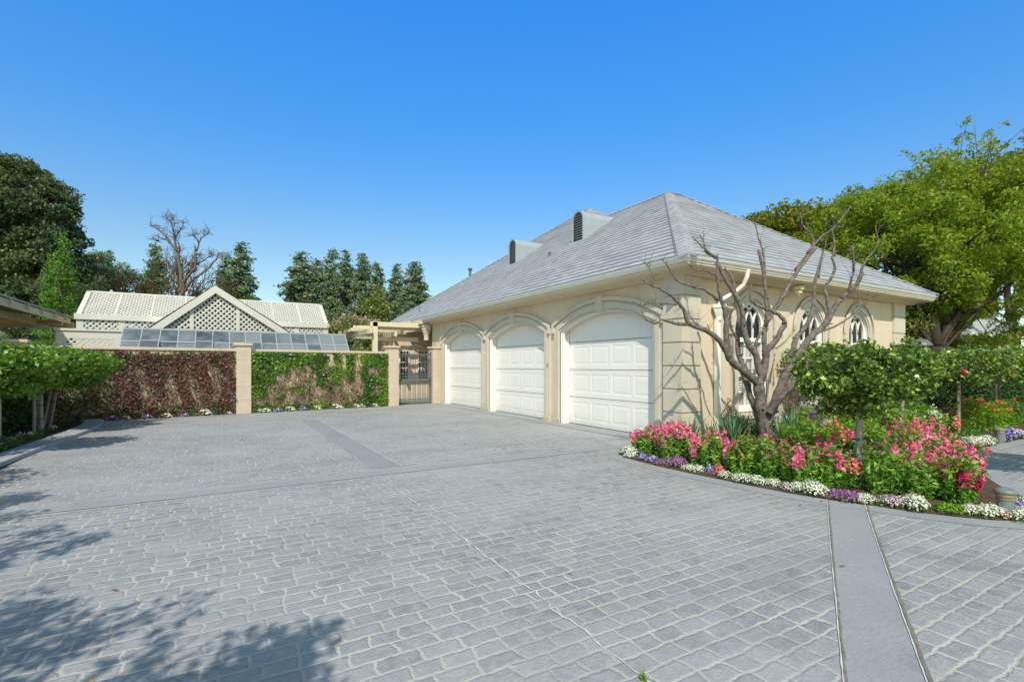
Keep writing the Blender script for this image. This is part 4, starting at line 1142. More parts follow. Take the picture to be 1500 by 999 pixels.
# ------------------------------------------------------------------ lattice garden house
lh = thing('lattice_house', 'long white lattice garden house with a central gable behind the greenhouse', 'garden building', (-.2, 25, 0))
def lattice(mb, poly, fn, pitch=.135, w=.062, th=.012):
    """two crossing layers of diagonal laths clipped to a convex polygon in plane coordinates"""
    for sg, d0 in ((1, 0), (-1, th)):
        u = [(p[0]*.7071+sg*p[1]*.7071) for p in poly]; k = math.ceil(min(u)/pitch)*pitch
        nx, ny = .7071, sg*.7071; tx, ty = -ny, nx
        while k < max(u):
            ts = []
            for i in range(len(poly)):
                a = poly[i]; b = poly[(i+1) % len(poly)]
                ua = a[0]*nx+a[1]*ny-k; ub = b[0]*nx+b[1]*ny-k
                if (ua < 0) != (ub < 0):
                    q = ua/(ua-ub); x = a[0]+(b[0]-a[0])*q; y = a[1]+(b[1]-a[1])*q; ts.append(x*tx+y*ty)
            if len(ts) >= 2:
                t0, t1 = min(ts), max(ts)
                A = lambda t_, o: (nx*(k+o)+tx*t_, ny*(k+o)+ty*t_)
                q = [A(t0, -w/2), A(t1, -w/2), A(t1, w/2), A(t0, w/2)]
                mb.quad(*[fn(*p_, d0+th) for p_ in q])
                mb.quad(*[fn(*p_, d0) for p_ in q])
            k += pitch
X0, X1, YF, ZEV, YR, ZR = -4.82, 4.42, 25.0, 3.46, 27.0, 4.70
ff = lambda s, t_, d: (s, YF-d, t_)
KR = math.hypot(YR-YF, ZR-ZEV)
fr_ = lambda s, t_, d: (s, YF+(YR-YF)*t_/KR-.5*d, ZEV+(ZR-ZEV)*t_/KR+.85*d)
fb_ = lambda s, t_, d: (s, 2*YR-YF-(YR-YF)*t_/KR, ZEV+(ZR-ZEV)*t_/KR+.85*d)
b = MB()
def frame_rect(mb, s0, s1, t0, t1, fn, d=.03, ww=.08):
    mb.band([(s0, t0), (s1, t0)], [(s0, t0+ww), (s1, t0+ww)], fn, 0, d); mb.band([(s0, t1-ww), (s1, t1-ww)], [(s0, t1), (s1, t1)], fn, 0, d)
# walls: posts, rails and eave board
for i in range(8):
    x = X0+(X1-X0-.22)*i/7; b.box(x, x+.22, YF-.03, YF+.1, 0, ZEV)
b.box(X0-.05, X1+.05, YF-.10, YF+.02, ZEV-.06, ZEV+.16)
b.box(X0, X1, YF-.02, YF+.03, 2.9, 3.0); b.box(X0, X1, YF-.01, YF+.02, 2.2, 2.9)
b.box(X0, X0+.1, YF, 29, 0, ZEV); b.box(X1-.1, X1, YF, 29, 0, ZEV); b.box(X0, X1, 28.9, 29, 0, ZEV)
b.build('wall', M['lattice'], lh)
b = MB()
for i in range(7):
    x = X0+(X1-X0-.22)*i/7
    lattice(b, [(x+.22, 3.0), (x+(X1-X0-.22)/7, 3.0), (x+(X1-X0-.22)/7, ZEV-.06), (x+.22, ZEV-.06)], ff)
b.build('frieze_lattice', M['lattice'], lh)
b = MB()
for i in range(9):
    x = X0+(X1-X0)*i/8; b.band([(x-.035, 0), (x-.035, KR)], [(x+.035, 0), (x+.035, KR)], fr_, .0, .045)
b.band([(X0, 0), (X1, 0)], [(X0, .12), (X1, .12)], fr_, 0, .04); b.band([(X0-.04, KR-.1), (X1+.04, KR-.1)], [(X0-.04, KR+.02), (X1+.04, KR+.02)], fr_, -.01, .06)
b.band([(X0-.04, 0), (X0-.04, KR)], [(X0+.12, 0), (X0+.12, KR)], fr_, 0, .06); b.band([(X1-.12, 0), (X1-.12, KR)], [(X1+.04, 0), (X1+.04, KR)], fr_, 0, .06)
rf = b.build('roof', M['lattice'], lh)
b = MB(); lattice(b, [(X0, .1), (X1, .1), (X1, KR-.08), (X0, KR-.08)], fr_, .14, .072)
b.build('roof_lattice', M['lattice'], rf)
b = MB(); lattice(b, [(X0, .1), (X1, .1), (X1, KR-.08), (X0, KR-.08)], fb_, .25, .12)
for x in (X0, X1): b.poly([(x, YF, ZEV), (x, YR, ZR), (x, 2*YR-YF, ZEV)])
b.build('roof_back', M['lattice'], rf)
# gable porch
YG = 24.5; gz = 3.10; px = -.22; pz = 4.98
gl_ = lambda s, t_, d: (s, YG-d, t_)
b = MB()
def rafter(mb, xa, xb, w=.26):
    dx, dz = xb-xa, pz-gz; l = math.hypot(dx, dz); nx, nz = (-dz/l, dx/l) if xb > xa else (dz/l, -dx/l)
    nz = abs(nz); nx = -abs(dz/l) if xb > xa else abs(dz/l)
    mb.band([(xa, gz), (px, pz)], [(xa+0, gz-w/abs(dx/l)), (px, pz-w/abs(dx/l))], gl_, .02, .18)
rafter(b, -2.45, px); rafter(b, 2.62, px)
b.box(-1.12, -.98, YG-.05, YG+.05, 2.6, 4.1); b.box(.55, .69, YG-.05, YG+.05, 2.6, 4.15)
b.box(-2.3, 2.5, YG-.04, YG+.05, 2.62, 2.9)
for sx, xa in ((-1, -2.55), (1, 2.72)):
    b.quad((xa, YG-.18, gz), (px, YG-.18, pz+.02), (px, 27, pz+.02), (xa, 27, gz))
gb_ = b.build('gable_porch', M['lattice'], lh)
b = MB(); lattice(b, [(-2.2, 2.9), (2.4, 2.9), (px, pz-.28)], gl_, .15, .062); b.build('gable_lattice', M['lattice'], gb_)
b = MB(); b.poly([(-2.3, YG+.35, 2.6), (2.5, YG+.35, 2.6), (px, YG+.35, pz-.2)]); b.build('gable_backing', M['bollard'], gb_)
# lower wing at the left
b = MB(); b.box(-5.2, -2.6, 24.0, 24.1, 2.62, 2.9); b.box(-5.25, -2.6, 23.95, 24.15, 2.9, 2.98)
for x in (-5.2, -3.55, -2.75): b.box(x, x+.28, 24.0, 24.1, 0, 2.62)
b.box(-5.2, -2.6, 24.02, 24.08, 0, 2.15); b.box(-5.2, -5.1, 24.1, 25, 0, 2.95)
lw = b.build('side_wing', M['lattice'], lh)
b = MB(); f5 = lambda s, t_, d: (s, 24.03-d, t_); lattice(b, [(-4.92, 2.15), (-2.75, 2.15), (-2.75, 2.62), (-4.92, 2.62)], f5); b.build('wing_lattice', M['lattice'], lw)

# ------------------------------------------------------------------ carport at the far left
cp = thing('carport', 'open carport with tan rafters under a thin metal roof at the left edge', 'carport', (-7.5, 20, 0))
b = MB(); b.obox((-5.45, 9, 3.62), (0, 19.3, 0), (-7, 0, 1.1), (0, 0, .05)); b.build('roof', M['roof_far'], cp)
b = MB(); b.obox((-5.5, 9, 3.36), (0, 18.6, 0), (-.07, 0, 0), (0, 0, .235)); b.obox((-7.6, 9, 3.5), (0, 18.8, 0), (-.12, 0, 0), (0, 0, .3)); b.obox((-11, 9, 3.9), (0, 18.8, 0), (-.12, 0, 0), (0, 0, .35))
b.build('beam', M['beamdark'], cp)
y = 9.6
while y < 28.2:
    b = MB(); b.obox((-5.42, y, 3.44), (-6.8, 0, 1.07), (0, .08, 0), (0, 0, .16)); b.build('rafter', M['beamdark'], cp); y += 1.55
b = MB(); b.box(-12, -5.5, 28.0, 28.12, 3.2, 3.5); b.box(-12, -5.52, 26.4, 26.5, 3.22, 3.42); b.build('end_beam', M['beamdark'], cp)
b = MB(); b.box(-6.4, -6.28, 9, 28, 3.2, 3.45); b.build('inner_beam', M['beamdark'], cp)
for x, y in ((-7.7, 12), (-7.7, 19.5), (-7.7, 27.2), (-11.1, 19.5), (-11.1, 27.2)):
    b = MB(); b.box(x-.08, x+.08, y-.08, y+.08, 0, 3.6); b.build('post', M['beamdark'], cp)
t = thing('wire_fence', 'thin grey rail fence standing behind the left wall', 'fence', (-7, 24, 0))
b = MB()
for z in (1.9, 2.55, 3.0): b.tube([(-11, 22.5, z), (-5.3, 24.4, z)], .018, 5)
b.build('rail', M['zinc'], t)
for i in range(5):
    b = MB(); b.tube([(-11+5.7*i/4, 22.5+1.9*i/4, 0), (-11+5.7*i/4, 22.5+1.9*i/4, 3.05)], .025, 6); b.build('post', M['zinc'], t)
# thin pole with a small fitting
px_, py_ = 34*math.sin(R(30.335))-27.4*math.cos(R(30.335)), 34*math.cos(R(30.335))+27.4*math.sin(R(30.335))
t = thing('lamp_pole', 'slim teal pole with a small white fitting rising behind the lattice roof', 'pole', (px_, py_, 0))
b = MB(); b.tube([(px_, py_, 0), (px_, py_, 6.55)], .06, 8); b.build('pole', M['teal'], t)
b = MB(); b.box(px_-.3, px_+.3, py_-.05, py_+.05, 6.55, 6.65); b.lathe((px_, py_, 6.65), [(.08, 0), (.1, .08), (.04, .14)], 8); b.build('fitting', M['lattice'], t)

# ------------------------------------------------------------------ neighbouring house at the right
hs = thing('house', 'low tan house with grey hipped roof half hidden by the big tree', 'house', (31, 12, 0))
b = MB(); b.box(25.5, 42, 10.5, 20, 0, 3.3)
b.build('wall', M['stucco'], hs)
b = MB()
def hip(mb, x0, x1, y0, y1, z0, h):
    w = (y1-y0)/2; a = (x0+w, y0+w, z0+h); c = (x1-w, y0+w, z0+h)
    mb.poly([(x0, y0, z0), (x1, y0, z0), c, a]); mb.poly([(x1, y0, z0), (x1, y1, z0), c]); mb.poly([(x1, y1, z0), (x0, y1, z0), a, c]); mb.poly([(x0, y1, z0), (x0, y0, z0), a])
    mb.quad((x0, y0, z0), (x0, y1, z0), (x1, y1, z0), (x1, y0, z0))
hip(b, 24.7, 42.8, 9.7, 20.8, 3.3, 4.0); b.build('roof', M['roof_far'], hs)
b = MB(); b.box(24.68, 42.82, 9.66, 9.72, 3.12, 3.3); b.box(24.66, 24.72, 9.7, 20.8, 3.12, 3.3); b.build('gutter', M['gutter'], hs)
for x in (29.2, 33.5, 37.5):
    b = MB(); b.box(x, x+1.1, 10.42, 10.5, 1.0, 2.7); w_ = b.build('window', M['white'], hs)
    b = MB(); b.box(x+.1, x+.5, 10.40, 10.415, 1.1, 2.6); b.build('pane', M['pane'], w_); b = MB(); b.box(x+.6, x+1.0, 10.40, 10.415, 1.1, 2.6); b.build('pane', M['pane'], w_)
t = thing('garden_lantern', 'black dome topped lantern post showing above the hedge', 'lantern', (19.9, 7.35, 0))
b = MB(); b.lathe((19.9, 7.35, 0), [(.05, 0), (.04, .1), (.03, 2.1)], 8); b.build('post', M['iron'], t)
b = MB(); b.lathe((19.9, 7.35, 2.12), [(.12, 0), (.10, .12), (.34, .14), (.30, .24), (.18, .34), (.03, .38), (0, .42)], 14); b.build('dome', M['iron'], t)
# iron trellis near the far house
t = thing('iron_trellis', 'narrow iron trellis standing before the far tan house', 'trellis', (22.6, 7.9, 0))
b = MB()
for i in range(5): b.tube([(22.3+.18*i, 7.9, 0), (22.3+.18*i, 7.9, 2.7)], .015, 5)
for z in (.5, 1.2, 1.9, 2.6): b.tube([(22.3, 7.9, z), (23.02, 7.9, z)], .012, 5)
b.build('bars', M['iron'], t)

# ------------------------------------------------------------------ path lights
def bollard(x, y, s, label, tone=True):
    t = thing('path_light', label, 'path light', (x, y, 0))
    b = MB(); b.lathe((x, y, 0), [(.068*s, 0), (.068*s, .17*s), (.074*s, .18*s), (.074*s, .21*s)], 18); b.build('post', M['bollard'], t, smooth=False)
    b = MB(); b.lathe((x, y, .21*s), [(.078*s, 0), (.082*s, .005), (.082*s, .030*s), (.07*s, .032*s)], 18); b.build('brass_band', M['brass'], t)
    b = MB(); b.lathe((x, y, .242*s), [(.06*s, -.002), (.092*s, 0), (.094*s, .02*s), (.082*s, .038*s), (.06*s, .05*s), (.03*s, .056*s), (0, .058*s)], 20); b.build('cap', M['bollard'], t, smooth=True)
bollard(7.17, 1.9, 1.05, 'short grey path light with brass band at the bed tip')
bollard(13.9, 3.78, 1.1, 'small path light across the far path beside violet flowers')
F_ = Vector((math.sin(R(30.335)), math.cos(R(30.335)), 0)); R_ = Vector((F_.y, -F_.x, 0))
def spot(depth, lat): v = F_*depth+R_*lat; return v
def sp(u, depth, z=None):
    """world x, y of a place `depth` metres ahead and off to the side"""
    v = spot(depth, (u-750)/728*depth); return (v.x, v.y) if z is None else (v.x, v.y, z)
def el(u, d, v, rx, ry, rz):
    x, y = sp(u, d); return (x, y, 1.6+(536-v)/728*d, rx, ry, rz)

# ------------------------------------------------------------------ ivy on the end wall
def wall_leaf_points(x0, x1, n, dens, rng, zt=2.1):
    out = []
    while len(out) < n:
        x = rng.uniform(x0, x1); z = rng.uniform(.02, zt)
        if rng.uniform() < dens(x, z): out.append(WP(x, .03+abs(rng.normal())*.045, z))
    return np.array(out)
wn_ = np.array([[WM, -1, 0]])/math.hypot(1, WM)
def nz(x, z, s, o=0): return noise.noise(Vector((x*s, z*s, o)))
rng = np.random.default_rng(21)
rc = thing('red_creeper', 'dense dark red creeper spread over the wall left of the middle pillar', 'climbing plant', WP(-1.6, .05))
def dred(x, z):
    v = .55+nz(x*2.2, z*.7, 1.5, 3)*2.4+nz(x*1.2, z, 4.2, 8)*1.0
    if z > 1.98: v -= .5
    if z > 1.7 or x > .05: v += .4
    return max(.02, min(1, v))
P = wall_leaf_points(-3.4, .42, 4600, dred, rng, 2.05)
leaves('red_leaves', P, .072, G['red'], rc, aspect=.75, nrm=wn_, nstr=1.1, rng=rng)
P = wall_leaf_points(-4.5, .4, 6200, lambda x, z: max(.25, min(1, .7-nz(x, z, 1.7, 3)*1.0)), rng, 1.95)
leaves('brown_leaves', P, .055, G['mauve'], rc, aspect=.7, nrm=wn_, nstr=.9, rng=rng)
P = wall_leaf_points(-4.6, .4, 3200, lambda x, z: .95 if (z < .38+.2*nz(x, 0, 2, 1) or x < -2.6+nz(x, z, 1.3)*.8 or (z > 1.6 and nz(x, z, 1.5, 4) > -.02)) else .10, rng, 2.08)
leaves('green_leaves', P, .075, G['ivydark'], rc, aspect=.75, nrm=wn_, nstr=1.0, rng=rng)
def vines(name, x0, x1, n, parent, rng, ztop=1.95):
    n = int(n*1.5)
    mb = MB()
    for i in range(n):
        x = rng.uniform(x0, x1); z = .03; pts = []; zt = rng.uniform(.5, ztop)
        while z < zt and x0 < x < x1:
            pts.append(WP(x, .015+rng.uniform(0, .02), z)); z += rng.uniform(.06, .14); x += rng.normal()*.045
        if len(pts) > 2: mb.tube(pts, rng.uniform(.003, .007), 4, cap=False)
    return mb.build(name, M['twig'], parent)
vines('stems', -4.4, .4, 130, rc, rng)
gi = thing('green_ivy', 'bright green ivy hanging over the wall right of the middle pillar', 'climbing plant', WP(3.3, .05))
def dgreen(x, z):
    w = nz(x, z, 2.4, 5)*.45+nz(x, z, 6.5, 2)*.2; q = 0
    if z > 1.55+w*1.3 and (x < 3.25 or 3.6 < x < 3.85 and z > 1.75 or 4.05 < x < 4.35 or x > 4.75): q = 1
    if x < 1.45+w and z > .5: q = 1
    if 1.3 < x < 2.1 and z > 1.15+.5*(x-1.3)+w: q = max(q, .8)
    if 2.9 < x+w*.5 < 3.35 and z > .85: q = max(q, .75)
    if 3.45 < x+w*.4 < 3.85 and .95 < z < 1.6: q = 1
    if 4.0 < x+w*.3 < 4.4 and z > 1.1: q = 1
    if 4.65 < x+w*.3 < 4.95 and (z > 1.1): q = max(q, .9)
    if abs(x-(4.85+.25*(z-.3)))-w*.3 < .2 and z < 1.2: q = 1
    if x > 5.35+w*.5: q = 1
    if z < .42+w*.4 and x > 5.0: q = .95
    if z < .25+w*.3: q = max(q, .55)
    return max(q, .03+1.5*max(0, nz(x*1.3, z, 3.2, 11)-.12))
P = wall_leaf_points(.88, 5.68, 7200, dgreen, rng, 2.06)
leaves('green_leaves', P, .078, G['ivy'], gi, aspect=.85, nrm=wn_, nstr=1.0, rng=rng)
P = wall_leaf_points(.9, 5.6, 3600, lambda x, z: max(.03, (.95 if dgreen(x, z) < .5 else .2)*(1.0 if z < 1.5 else .35)*min(1, .75+nz(x, z, 2.2, 9))), rng, 1.9)
leaves('dry_leaves', P, .048, G['mauve'], gi, aspect=.5, nrm=wn_, nstr=.6, rng=rng)
vines('stems', .9, 5.6, 220, gi, rng, 1.8)
# side wall ivy
iv = thing('dark_ivy', 'shaded dark ivy covering the side wall behind the left standards', 'climbing plant', (-4.4, 15.5, 0))
n = 9000; yy = rng.uniform(10.2, 18.4, n); zz = rng.uniform(.02, 2.1, n); P = np.stack([-4.33-.053*(yy-10)+.06+np.abs(rng.normal(size=n))*.14, yy, zz], 1)
leaves('leaves', P, .10, G['ivydark'], iv, aspect=.75, nrm=np.array([[1, 0, 0]]), nstr=1.0, rng=rng)

# ------------------------------------------------------------------ standard (stem-grown) roses with stakes
def standard(name_label, x, y, h, cw, ch, zc, leafm, lsize, nleaf, seed, lean=0.0, blooms=None, cat='tree', zbase=.05, ncl=70):
    rng = np.random.default_rng(seed)
    t = thing('standard_rose', name_label, cat, (x, y, zbase), 'standard roses tied to stakes')
    mb = MB(); top = np.array([x+lean, y, zc-ch*.35])
    limb(mb, (x, y, 0), top, .028, .024, .015, 6, 8, rng)
    C = []
    for i in range(ncl):
        a = rng.uniform(0, 2*math.pi); r = math.sqrt(rng.uniform(0, 1))
        zr_ = rng.uniform(-1, 1)*math.sqrt(max(.05, 1-r*r*.85))
        tf = .62+.38*(zr_+1)/1.2 if zr_ < .2 else 1.0; lump = 1+.28*math.sin(2.3*a+seed*1.7)*r
        C.append((x+lean+cw*tf*r*math.cos(a)*(1+.14*math.sin(3*a+seed)), y+cw*tf*r*math.sin(a)*(1+.14*math.cos(2*a+seed)), zc+ch*zr_*(lump if zr_ > 0 else .9)))
    for i in range(14):
        a = rng.uniform(0, 6.28); r = cw*rng.uniform(.1, .7); C.append((x+lean+r*math.cos(a), y+r*math.sin(a), zc-ch*rng.uniform(.75, 1.15)))
    C = np.array(C)
    for i in range(22):
        e = C[rng.integers(len(C))]
        mid = top+(e-top)*.5+np.array([0, 0, -.02])
        limb(mb, top+rng.normal(size=3)*.01, mid, .016, .011, .08, 4, 5, rng); limb(mb, mid, e, .011, .004, .08, 4, 5, rng)
    # young shoots poking out above
    sh = []
    for i in range(48):
        a = rng.uniform(0, 6.28); r = math.sqrt(rng.uniform())*1.02
        s0 = np.array([x+lean+cw*r*math.cos(a), y+cw*r*math.sin(a), zc+ch*.55*math.sqrt(1-r*r*.8)])
        s1 = s0+np.array([rng.normal()*.07+math.cos(a)*.05, rng.normal()*.07+math.sin(a)*.05, rng.uniform(.08, .22)])
        limb(mb, s0, s1, .004, .002, .1, 3, 4, rng)
        for q in range(9): sh.append(s0+(s1-s0)*rng.uniform(.2, 1)+rng.normal(size=3)*.025)
    mb.build('trunk', M['bark_pale'], t, smooth=True)
    P = clumps(C, cw*.26*rng.uniform(.5, 1.45, size=len(C)), int(nleaf/ncl), .75, rng)
    leaves('crown', np.concatenate([P, np.array(sh)]), lsize, leafm, t, aspect=.62, up=.55, rng=rng)
    for sx, sy in ((-.055, -.02), (.05, .015)):
        s = MB(); s.tube([(x+sx*1.15, y+sy, 0), (x+sx*.9+lean*.6, y+sy, h)], [.036, .033], 9); s.build('stake', M['stake'], t)
    for z in (h*.35, h*.62, h*.86):
        s = MB(); l_ = lean*.6*z/h
        s.tube([(x+l_-.095, y-.04, z), (x+l_+.09, y-.04, z+.004), (x+l_+.09, y+.04, z), (x+l_-.095, y+.04, z), (x+l_-.095, y-.04, z)], .008, 5); s.build('tie', M['tie'], t)
    if blooms:
        mat_, k = blooms; P = []
        for i in range(k):
            a = rng.uniform(math.pi*.9, math.pi*2.0); c = np.array([x+lean+cw*.85*math.cos(a), y+cw*.85*math.sin(a), zc-ch*rng.uniform(.1, .8)])
            P.append(c+rng.normal(size=(26, 3))*.035)
        leaves('roses', np.concatenate(P), .055, mat_, t, aspect=.9, rng=rng)
    return t
standard('large rose standard with dense dark green crown, two stakes tied with black bands', 7.04, 3.24, 1.08, .73, .40, 1.47, G['std'], .062, 9500, 1, 0, None, ncl=90)
standard('rose standard with a single bloom cluster, first behind the large one on the right', 14.45, 4.62, 1.25, .98, .30, 1.62, G['std'], .08, 3600, 2, 0, (G['magenta'], 4))
standard('rose standard with magenta blooms at the right edge of the photo', 19.0, 5.25, 1.25, 1.3, .36, 1.68, G['std_light'], .10, 3400, 3, 0, (G['magenta'], 10))
standard('rose standard half hidden between the bare tree and the large standard', 11.9, 6.2, 1.2, .85, .42, 1.66, G['std_light'], .075, 2600, 4, 0, (G['wpet'], 2))
standard('pale leaved rose standard directly behind the large standard', 12.3, 4.85, 1.2, .62, .30, 1.60, G['std_light'], .075, 2400, 5, 0, (G['coral'], 2))
standard('leftmost rose standard on the left kerb, cut by the photo edge', -3.55, 12.1, 1.12, .95, .40, 1.60, G['std_light'], .085, 6800, 6, 0)
standard('middle rose standard in the left kerb planter with upright stake', -3.62, 15.3, 1.12, 1.1, .38, 1.62, G['std_light'], .09, 6200, 7, 0)
standard('rose standard with a leaning pale stake, farthest in the left kerb planter', -3.8, 16.7, 1.12, 1.1, .36, 1.60, G['std_light'], .095, 7000, 8, .28)
standard('rose standard growing near the camera on the left, outside the photo', -4.4, 8.4, 1.12, 1.0, .5, 1.68, G['std_light'], .085, 4500, 9, 0)

# ------------------------------------------------------------------ bare crepe myrtle
mt = thing('bare_tree', 'leafless multi-stemmed tree with smooth grey brown branches before the arched windows', 'tree', (8.7, 5.6, .05))
mb = MB(); rng = np.random.default_rng(77)
for r0, r1, pts in MYRTLE:
    q = [Vector((x+8.7, y+5.6, z)) for x, y, z in pts]; n = len(q)
    # resample with a smooth curve and knobbly radii
    out = []; rad = []
    for i in range(n-1):
        p0, p1, p2, p3 = q[max(0, i-1)], q[i], q[i+1], q[min(n-1, i+2)]
        for k in range(4):
            t = k/4
            out.append(.5*((2*p1)+(p2-p0)*t+(2*p0-5*p1+4*p2-p3)*t*t+(3*p1-p0-3*p2+p3)*t*t*t)); rad.append((i+t)/(n-1))
    out.append(q[-1]); rad.append(1.0)
    rr = [(r0+(r1-r0)*t**.75)*1.0*(1+.055*rng.normal()) for t in rad]; out = [o_+Vector(rng.normal(size=3))*.006 for o_ in out]
    if r0 > .12:
        out = [Vector((8.73, 5.58, -.05))]+out; rr = [.17]+[r_*.85 for r_ in rr]; rr[1] = .15
    mb.tube(out, rr, 12)
    # stubs and twigs
    for k in range(2, len(out)-1):
        if rng.uniform() < (.42 if r0 < .05 else .2):
            d = Vector(rng.normal(size=3)); d.normalize(); L = rng.uniform(.03, .09)+rr[k]
            mb.tube([out[k], out[k]+d*L*.6, out[k]+d*L+Vector((0, 0, .01))], [rr[k]*.4, rr[k]*.28, rr[k]*.18], 5)
    if r1 < .014:
        for _ in range(8):
            k = rng.integers(len(out)//3, len(out)); d = Vector(rng.normal(size=3)); d.z = abs(d.z)+.3; d.normalize(); L = rng.uniform(.12, .34)
            p1 = out[k]+d*L*.5+Vector(rng.normal(size=3))*.02
            mb.tube([out[k], p1, p1+d*L*.5+Vector(rng.normal(size=3))*.04], [.0045, .003, .0015], 4)
mb.build('branches', M['bark_pale'], mt, smooth=True)

# ------------------------------------------------------------------ garden trees
# big spring green trees at the right
tree('spring_green_tree', 'large spring green tree spreading over the far right of the garage', 'tree', (21.6, 7.5, 0), 2.3, .26,
     [(24, 8.5, 6.2, 4.2, 4.2, 3.2), (28.0, 8.5, 5.6, 4.2, 3.6, 3.6), (22.0, 9.6, 5.4, 3.4, 3.2, 2.6), (25, 8.8, 7.4, 2.6, 2.6, 1.6), (22.3, 9.3, 7.0, 1.5, 1.4, 1.2), el(1262, 26, 330, 1.9, 2, 1.9), el(1310, 25, 300, 1.8, 1.8, 1.6), el(1225, 27, 350, 1.6, 1.6, 1.4)], 560, 220, .52, .135, G['maple'], M['bark_dark'],
     group='trees right of the garage', nlimb=26, lo=.35, seed=31, gap=.25)
# loose top sprays
ax, ay = sp(1405, 22)
tt = thing('spring_green_tree', 'tall loose crowned tree whose airy top stands above the green mass at right', 'tree', (ax, ay, 0), 'trees right of the garage')
rng = np.random.default_rng(9); mb = MB(); LP = []
tp = limb(mb, (ax, ay, 0), (ax+.2, ay, 9.3), .2, .05, .015, 16, 8, rng)
for i in range(95):
    z0 = rng.uniform(7.0, 9.3); a = rng.uniform(0, 6.28); r = rng.uniform(.3, 3.1)
    e = np.array([ax+.2+r*math.cos(a)*1.15, ay+r*math.sin(a), min(11.7, z0+rng.uniform(.6, 3.4)*(1-.16*r))])
    pts = limb(mb, tp[min(16, max(9, int((z0-.8)/9.6*16)))], e, .035, .008, .08, 6, 5, rng)
    for q in range(5):
        c = np.array(pts[-1-q//2])+rng.normal(size=3)*.20; LP.append(clumps([c], .2, 12, .8, rng))
mb.build('trunk', M['bark'], tt); leaves('crown', np.concatenate(LP), .15, G['maple'], tt, aspect=.5, rng=rng)
tree('spring_green_tree', 'olive green round tree showing above the middle of the garage roof', 'tree', sp(1150, 33, 0), 4.5, .3,
     [el(1140, 33, 350, 3.2, 3.5, 2.0), el(1200, 33, 372, 3.6, 3, 3.0), el(1100, 34, 372, 2.6, 3, 2.3), el(1240, 31, 330, 1.6, 2, 1.6), el(1210, 31, 325, 1.0, 1.6, .8)], 260, 190, .75, .24, G['back'], M['bark'],
     group='trees right of the garage', nlimb=10, lo=.4, seed=33)
tree('spring_green_tree', 'dense green tree filling the right edge of the photo', 'tree', sp(1480, 30, 0), 4.5, .3,
     [el(1470, 30, 330, 4.2, 3.8, 4.4), el(1560, 30, 300, 4, 3.8, 5.6), el(1380, 31, 400, 3.2, 3.4, 3.2), el(1500, 30, 262, 1.8, 1.5, 1.2), el(1455, 30, 290, 2.0, 1.8, 1.4)], 330, 200, .85, .24, G['back'], M['bark'],
     group='trees right of the garage', nlimb=10, lo=.4, seed=34)

# big dark tree at the left
tree('evergreen_tree', 'huge dark olive evergreen filling the upper left edge', 'tree', sp(30, 38, 0), 7.5, .6,
     [el(20, 38, 330, 4.0, 4.0, 3.9), el(75, 38, 385, 2.3, 3.0, 4.3), el(25, 38, 268, 1.9, 2.2, 1.6), el(65, 38, 300, 1.9, 2.2, 2.4), el(-50, 38, 330, 4.0, 3.0, 4.2), el(98, 38, 425, 1.2, 2.4, 2.8), el(-20, 38, 420, 5.5, 2.4, 2.6), el(60, 39, 440, 4.0, 2.4, 2.0)], 620, 210, .85, .26, G['euc'], M['bark_dark'],
     nlimb=22, lo=.4, seed=41, gap=.28, flat=.6)
tree('dark_tree', 'low dark tree mass between the big evergreen and the ochre thicket', 'tree', sp(165, 46, 0), 3, .3,
     [el(150, 46, 430, 2.2, 2, 3.2), el(190, 46, 430, 2.0, 2, 2.6), el(143, 47, 392, 1.0, 1.5, 1.5)], 85, 150, .7, .2, G['redwood'], M['bark_dark'], nlimb=10, lo=.4, seed=42, gap=.1)
tree('shrub_mass', 'grey green scrub behind the left end of the lattice house', 'shrub', sp(110, 34, 0), 1.5, .15,
     [el(95, 34, 470, 2.4, 1.6, 3.4), el(40, 33, 490, 3.2, 1.6, 2.6), el(130, 35, 440, 1.2, 1.5, 2.2), el(0, 33, 490, 2.6, 1.6, 2.6)], 190, 150, .55, .15, G['scrub'], M['bark'], nlimb=26, lo=.2, seed=43)
# young bright tree
def pyramid_tree(name, label, x, y, h, r, mat, seed, group=None, lsize=.16, per=26, levels=30, droop=.25, cat='tree', z0=.16, bark='bark', prof=None, branches=8):
    rng = np.random.default_rng(seed); t = thing(name, label, cat, (x, y, 0), group)
    mb = MB(); limb(mb, (x, y, 0), (x+rng.normal()*.1, y, h), h*.014, .02, .006, 8, 8, rng); P = []; D = []
    for i in range(levels):
        f = i/(levels-1); z = h*(z0+(1-z0)*f)
        rr = (r*prof(f) if prof else r*(1-f)**.75)*rng.uniform(.75, 1.15)+.12
        for b in range(branches if f < .85 else 4):
            a = rng.uniform(0, 6.28); L = rr*rng.uniform(.6, 1.12)
            d = np.array([math.cos(a), math.sin(a), 0]); e = np.array([x, y, z])+d*L+np.array([0, 0, -droop*L+rng.normal()*.12])
            s = np.array([x, y, z])
            mb.tube([tuple(s), tuple(s+(e-s)*.5+np.array([0, 0, .06*L])), tuple(e)], [.03*h/14, .018*h/14, .006], 4, cap=False)
            k = int(per*L/r)+5; q = rng.uniform(.22, 1.05, size=(k, 1))**.8
            pp = s+(e-s)*q+np.array([0, 0, .06*L])*np.sin(q*3.14)+rng.normal(size=(k, 3))*np.array([.17, .17, .10])*(r/2)
            P.append(pp)
    mb.build('trunk', M[bark], t); leaves('crown', np.concatenate(P), lsize, mat, t, aspect=.6, up=.6, rng=rng)
    return t
pyramid_tree('young_tree', 'bright light green pointed young tree before the dark evergreen', *sp(92, 32), 10.1, 1.35, G['young'], 51, lsize=.13, per=30, levels=40, droop=-.35, bark='bark')
